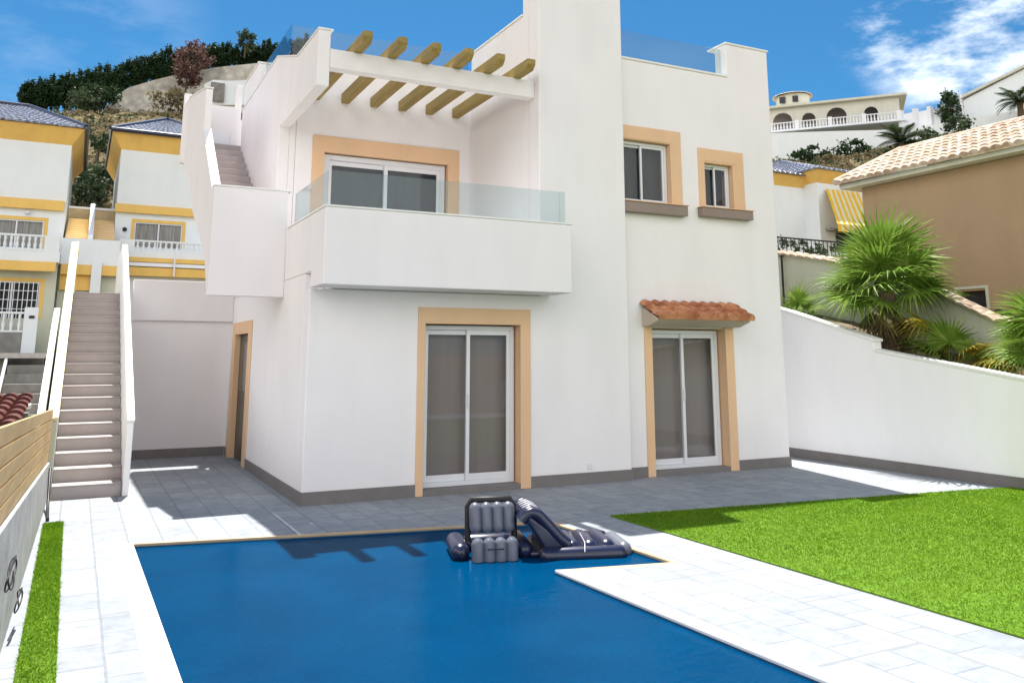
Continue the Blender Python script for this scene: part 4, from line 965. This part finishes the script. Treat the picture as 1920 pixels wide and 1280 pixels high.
# ---- pinnate date palms
def date_frond(L,droop,n=26):
    vs=[];fs=[]; pts=[]
    for i in range(n+1):
        t=i/n; pts.append(Vector((0,L*t*(1-.18*t*droop),L*(.42*t-.75*droop*t*t))))
    m=MB(); m.tube(pts[::3],.03,5,.008)
    for i in range(3,n+1):
        p=pts[i]; l=L*.26*math.sin(PI*min(1,(i/n)*.92+.06))**.6
        for s in (-1,1):
            d=Vector((s*.85,.45,-.18)).normalized(); w=Vector((0,.035,0)); m.add([p-w,p+w,p+d*l+Vector((0,0,-.1*l))],[(0,1,2)])
    return m
def date_palm(c,scale,label,nf=34):
    e=empty('date_palm',c,label,'palm'); m=MB(); m.tube([(0,0,-1.5),(0,0,0)],.3,10,.22); m.build('trunk',M['trunk'],e)
    for i in range(nf):
        f=date_frond(2.3,random.uniform(.35,1.0)).build('frond',M['palmdark'],e); f.rotation_euler=(random.uniform(-.25,.75),0,i*2.4+random.uniform(-.2,.2))
    e.scale=(scale,)*3; return e
date_palm(R(1690,268,96),1.35,'dark date palm crown on the hillside below the arched villa')
date_palm(R(1912,192,104),1.25,'date palm with arching fronds in front of the gabled house, upper right edge')
# ================================================================== FAN PALMS
def fan_leaf(seed,rad=.62,pet=.55,nseg=30,droop=.25):
    rs=random.Random(seed); fan=MB(); 
    span=math.radians(250)
    c=Vector((0,pet,0))
    for i in range(nseg):
        a=-span/2+span*i/(nseg-1); L=rad*(1-.28*abs(a/(span/2))**2)*rs.uniform(.85,1.1)
        d=Vector((math.sin(a),math.cos(a),0)); w=Vector((d.y,-d.x,0)); fold=.10*abs(math.sin(a))
        wd=span/nseg*.36*L
        p=[]
        for t,ww in ((.04,.12),(.40,.80),(.66,.34),(1.,.02)):
            z=-droop*rad*t*t*(.5+.5*abs(a))+fold*t*rad*.8+.012*(1 if i%2 else -1)*t
            if t==1.: z-=droop*.28*rad*rs.uniform(.3,1.6)
            q=c+d*L*t; q.z=z; p.append((q-w*wd*ww,q+w*wd*ww))
        vs=[v for pr in p for v in pr]; fan.add(vs,[(0,1,3,2),(2,3,5,4),(4,5,7,6)])
    stem=MB(); stem.tube([(0,0,0),(0,pet*.5,.02),(0,pet+.02,0)],.011,6,.007)
    return fan,stem
fan_meshes=[]
for k in range(5):
    f,s=fan_leaf(k,rad=.62+.04*k,droop=.12+.08*k); fm=f.build('frond',M['palmleaf']); sm=s.build('stalk',M['palmleaf'],fm); fan_meshes.append(fm)
dryf,drys=fan_leaf(99,rad=.55,pet=.4,droop=.75); dryo=dryf.build('dry_frond',M['palmdry']); drys.build('stalk',M['palmdry'],dryo)
yf_,ys_=fan_leaf(98,rad=.62,pet=.6,droop=.35); yfo=yf_.build('yellowed_frond',M['palmyellow']); ys_.build('stalk',M['palmyellow'],yfo)
used=set()
def put(proto,parent,loc,az,el,roll=0,s=1.):
    o=proto if proto.name not in used else copy_tree(proto); used.add(proto.name)
    o.parent=parent; o.location=loc; o.scale=(s,s,s)
    # leaf axis +Y; rotate up by el then around z by az
    o.rotation_euler=(Matrix.Rotation(az,4,'Z')@Matrix.Rotation(el,4,'X')@Matrix.Rotation(roll,4,'Y')).to_euler()
    return o
def fan_palm(base,head,label,nf=46,s=1.,dry=10,extra=()):
    e=empty('fan_palm',base,label,'palm'); b=Vector(base); h=Vector(head)-b
    m=MB(); m.tube([(0,0,-.3),(h.x*.3,h.y*.3,h.z*.35),(h.x*.8,h.y*.8,h.z*.8),h],lambda t:(.19-.07*t)*s,14); 
    for i in range(90):
        t=random.random(); an=random.uniform(0,2*PI); p=h*t; rr=(.17-.06*t)*s; d=Vector((math.cos(an),math.sin(an),0)); q=p+d*rr
        w=Vector((-d.y,d.x,0))*.03*s; m.add([q-w,q+w,q+d*.06*s+Vector((0,0,.13*s))],[(0,1,2)])
    m.build('trunk',M['trunk'],e)
    for i in range(nf):
        t=i/nf; el=math.radians(lerp(84,-14,t**.9)+random.uniform(-7,7)); az=i*2.39996+random.uniform(-.2,.2)
        put(fan_meshes[random.randrange(5)],e,h+Vector((0,0,.04*(1-t))),az,el,random.uniform(-.5,.5),s*random.uniform(.85,1.1))
    for i in range(dry): put(dryo,e,h-Vector((0,0,.10*s)),random.uniform(0,6.28),math.radians(random.uniform(-70,-40)),random.uniform(-.4,.4),s*.8)
    for (az,el,sc) in extra: put(yfo,e,h-Vector((0,0,.12*s)),az,el,0,sc)
    return e
fan_palm((12.25,9.83,1.45),(12.22,9.80,2.78),'tall green fan palm with a bushy round crown behind the stepped boundary wall',36,1.12,6,
         extra=((math.radians(-150),math.radians(-35),1.25),(math.radians(-168),math.radians(-30),1.1)))
fan_palm((12.25,7.15,1.2),(12.2,7.15,1.85),'short fan palm cut off by the right picture edge',26,.8,4,extra=((math.radians(20),math.radians(-5),1.0),))
fan_palm((12.3,11.9,2.2),(12.3,11.9,2.40),'small low fan palm close to the villa corner',13,.55,4)
fan_palm((12.35,8.8,1.45),(12.3,8.8,1.55),'young fan palm with yellowing leaves at the foot of the cream wall',8,.7,2,extra=((math.radians(-160),math.radians(25),1.0),(math.radians(170),math.radians(35),.9)))
def low_bush(x,y,z,rad,mat,label,n=500):
    e=empty('garden_shrub',(x,y,z),label,'shrub'); m=MB((x,y,z)); vs,fs=leaf_cloud(n,rad,.05); m.add([q+Vector((x,y,z+rad[2]*.9)) for q in vs],fs); m.build('foliage',M[mat],e)
    m=MB((x,y,z)); m.tube([(x,y,z-.2),(x,y,z+rad[2])],.02,6); m.build('stem',M['bark'],e)
low_bush(11.75,10.9,1.98,(.25,.35,.24),'olive','dark leafy shrub peeping over the boundary wall left of the palm')
low_bush(11.75,10.35,1.85,(.22,.3,.2),'olive','low leafy shrub at the foot of the palm trunk')
low_bush(11.8,8.95,1.5,(.2,.35,.14),'dryleaf','dry brown shrub just over the lower boundary wall, right of the palm trunk')

# ================================================================== POOL FLOATS
def frame_of(u0,v0,u1,v1,z=-.034):
    a=P(u0,v0,Z=z); b=P(u1,v1,Z=z); x=Vector((b.x-a.x,b.y-a.y,0)); L=x.length; x.normalize(); y=Vector((-x.y,x.x,0)); 
    if y.dot(Vector((a.x,a.y,0)))<0: y=-y
    return a,x,y,L
def float_part(fr_,fn,name,mat,parent,**k):
    a,x,y,L=fr_; m=MB(a,lambda p:a+x*p.x+y*p.y+Vector((0,0,p.z))); fn(m); return m.build(name,M[mat],parent,**k)
def sausage(m,p0,p1,r,seg=14,flat=1.):
    p0,p1=Vector(p0),Vector(p1); d=(p1-p0); L=d.length; d.normalize(); N=8; pts=[]; rad=[]
    e=min(r,L/2)
    prof=[(0,.02)]+[(e*(1-math.cos(PI/2*k/4)),r*math.sin(PI/2*k/4)) for k in range(1,5)]
    prof=prof+[(L-q,rr) for q,rr in reversed(prof)]
    pts=[p0+d*q for q,_ in prof]; rr=[w for _,w in prof]
    k=len(m.v); n=len(prof); m.tube(pts,lambda t: rr[min(n-1,int(round(t*(n-1))))],seg,caps=True)
F=frame_of(884,1050,969,1046)
W_=F[3]
ch=empty('inflatable_chair',F[0],'navy and grey inflatable pool chair with ribbed upright back, floating left','pool float')
nr=4
for i in range(nr):
    x=W_*(i+.5)/nr
    float_part(F,lambda m: sausage(m,(x,.10,.20),(x,.16,.46),W_/nr*.56,12),'backrest_rib','greyvinyl',ch)
    float_part(F,lambda m: sausage(m,(x,-.05,-.08),(x,-.02,.19),W_/nr*.56,12),'front_rib','greyvinyl',ch)
float_part(F,lambda m: m.tube([(-.01,.17,.12),(-.01,.20,.42),(.02,.21,.475),(W_-.02,.21,.475),(W_+.01,.20,.42),(W_+.01,.17,.12)],.028,10),'back_piping','rubber',ch)
float_part(F,lambda m: sausage(m,(-.09,-.02,.05),(-.09,.55,.07),.085),'arm_tube','navy',ch)
float_part(F,lambda m: sausage(m,(W_+.08,-.02,.05),(W_+.08,.55,.07),.085),'arm_tube','navy',ch)
float_part(F,lambda m: sausage(m,(-.05,.42,.04),(W_+.05,.42,.04),.10),'rear_tube','navy',ch)
for k,(a_,b_) in enumerate(((.30,.36),(.37,.42),(.43,.50),(.51,.57),(.58,.66))):
    float_part(F,lambda m: m.box(W_*a_,W_*b_,-.05-.083,-.05-.078,.105,.118),'lettering','rubber',ch)
G=frame_of(985,1047,1178,1040)
L_=G[3]; lg=empty('inflatable_lounger',G[0],'navy inflatable lounger with a raised white striped back, floating right of the chair','pool float')
for i in range(13):
    y=.04+.043*i; mt='whitevinyl' if i in (3,5,7,9) else 'navy'; rr=.018 if mt!='navy' else (.05 if i%2==0 else .03)
    dz=.034 if mt!='navy' else 0
    float_part(G,lambda m: m.tube([(-.03,y,.31),(.015,y,.365+dz),(.07,y,.385+dz),(.13,y,.36+dz),(.22,y,.27+dz),(.32,y,.16+dz),(.40,y,.10+dz)],rr,10),'backrest_rib',mt,lg)
float_part(G,lambda m: m.yz([(.0,.0)]*0 or [(.02,.0),(.60,.0),(.60,.05),(.02,.05)],.05,.4),'underside','navy',lg,bevel=.02)
float_part(G,lambda m: m.prism([(.0,.01,.33),(.03,.01,.37),(.38,.01,.12),(.38,.01,-.02),(.20,.01,-.02),(.16,.01,.10)],(0,.62,0)),'back_support','navy',lg,bevel=.03,seg=3)
for i in range(3):
    x=.47+.17*i if i<3 else 0
    float_part(G,lambda m: sausage(m,(x*L_/1.0,-.0,.045),(x*L_/1.0,.62,.045),.088),'seat_roll','navy',lg)
float_part(G,lambda m: sausage(m,(L_*.98,.0,.03),(L_*.98,.60,.03),.075),'foot_roll','greyvinyl',lg)
float_part(G,lambda m: sausage(m,(.12,-.02,.02),(L_*.98,-.02,.02),.075),'side_tube','navy',lg)
float_part(G,lambda m: sausage(m,(.12,.64,.02),(L_*.98,.64,.02),.075),'side_tube','navy',lg)
float_part(G,lambda m: m.tube([(.55*L_,-.10,.06),(.57*L_,-.02,.125),(.60*L_,.3,.14)],.006,6),'piping','whitevinyl',lg)

# ================================================================== CAMERA, LIGHT, WORLD
cam=bpy.data.cameras.new('camera'); co=bpy.data.objects.new('camera',cam); COL.objects.link(co); SC.camera=co
cam.sensor_fit='HORIZONTAL'; cam.sensor_width=36; cam.lens=FPX/1920*36; cam.shift_y=-(640-PY0)/1920; cam.clip_end=6000; cam.clip_start=.05
co.location=(0,0,HC); co.rotation_euler=(PI/2+TH,0,-YAW)
SUN_EL=math.radians(66.5); AZ=math.atan2(.24,1.0)     # sun stands behind the villa, slightly to the right
sd_=Vector((math.sin(AZ)*math.cos(SUN_EL),math.cos(AZ)*math.cos(SUN_EL),math.sin(SUN_EL)))
sl_=bpy.data.lights.new('sun','SUN'); sl_.energy=4.4; sl_.angle=math.radians(.53); sl_.color=(1.,.96,.90)
so_=bpy.data.objects.new('sun',sl_); COL.objects.link(so_); so_.rotation_euler=sd_.to_track_quat('Z','Y').to_euler(); so_.location=(20,60,60)
wd=bpy.data.worlds.new('World'); SC.world=wd; wd.use_nodes=True; nt=wd.node_tree; bg=nt.nodes['Background']
sky=nt.nodes.new('ShaderNodeTexSky'); sky.sky_type='NISHITA'; sky.sun_disc=False; sky.sun_elevation=SUN_EL; sky.sun_rotation=AZ; sky.air_density=1.0; sky.dust_density=.3; sky.ozone_density=3.0; sky.altitude=50
tc=nt.nodes.new('ShaderNodeTexCoord')
def dirmask(u,v,inner,outer):
    d=ray(u,v).normalized(); dp=nt.nodes.new('ShaderNodeVectorMath'); dp.operation='DOT_PRODUCT'; nt.links.new(tc.outputs['Generated'],dp.inputs[0]); dp.inputs[1].default_value=d
    mr=nt.nodes.new('ShaderNodeMapRange'); mr.interpolation_type='SMOOTHSTEP'; mr.inputs['From Min'].default_value=math.cos(math.radians(outer)); mr.inputs['From Max'].default_value=math.cos(math.radians(inner)); nt.links.new(dp.outputs['Value'],mr.inputs['Value']); return mr.outputs[0]
def mth(op,a,b):
    m=nt.nodes.new('ShaderNodeMath'); m.operation=op.strip('_'); m.use_clamp=(op=='ADD')
    for i,x in enumerate((a,b)):
        if hasattr(x,'is_output'): nt.links.new(x,m.inputs[i])
        else: m.inputs[i].default_value=x
    return m.outputs[0]
mk=mth('ADD',dirmask(1700,10,1.5,5.5),mth('ADD',dirmask(1900,60,3,9),mth('ADD',dirmask(1790,90,.8,4),mth('MULTIPLY',dirmask(140,30,1,9),.10))))
cn=noise_tex(nt,7.5,8,.62,vec=tc.outputs['Generated'],stretch=(1,1,2.6))
cl=nt.nodes.new('ShaderNodeMapRange'); cl.interpolation_type='SMOOTHSTEP'; cl.inputs['From Min'].default_value=.40; cl.inputs['From Max'].default_value=.68; nt.links.new(cn,cl.inputs['Value'])
cf=mth('MULTIPLY',cl.outputs[0],mk)
skc=mix(nt,1.,sky.outputs[0],(.24,.62,.80),'MULTIPLY')
CLOUD=(9.,9.6,10.2)
# unseen cloud bank added as fill light for the villa's shaded front and left
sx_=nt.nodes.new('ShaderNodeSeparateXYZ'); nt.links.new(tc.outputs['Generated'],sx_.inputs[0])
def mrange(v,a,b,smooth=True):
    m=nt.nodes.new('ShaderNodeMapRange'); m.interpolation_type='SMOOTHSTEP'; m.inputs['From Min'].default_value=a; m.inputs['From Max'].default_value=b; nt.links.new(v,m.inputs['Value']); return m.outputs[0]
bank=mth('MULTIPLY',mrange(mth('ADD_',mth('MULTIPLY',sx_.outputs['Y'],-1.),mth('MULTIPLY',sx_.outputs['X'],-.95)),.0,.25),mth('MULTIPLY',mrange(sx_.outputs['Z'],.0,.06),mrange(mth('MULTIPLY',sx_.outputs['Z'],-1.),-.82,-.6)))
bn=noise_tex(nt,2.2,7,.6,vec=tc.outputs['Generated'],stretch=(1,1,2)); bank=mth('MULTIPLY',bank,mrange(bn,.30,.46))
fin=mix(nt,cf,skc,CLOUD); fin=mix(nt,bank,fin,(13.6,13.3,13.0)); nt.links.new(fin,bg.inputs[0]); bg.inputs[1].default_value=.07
vs_=SC.view_settings; vs_.view_transform='Standard'; vs_.look='None'; vs_.exposure=1.1; vs_.gamma=1; vs_.use_curve_mapping=False
SC.cycles.max_bounces=8; SC.cycles.transparent_max_bounces=12; SC.cycles.caustics_reflective=False; SC.cycles.caustics_refractive=False
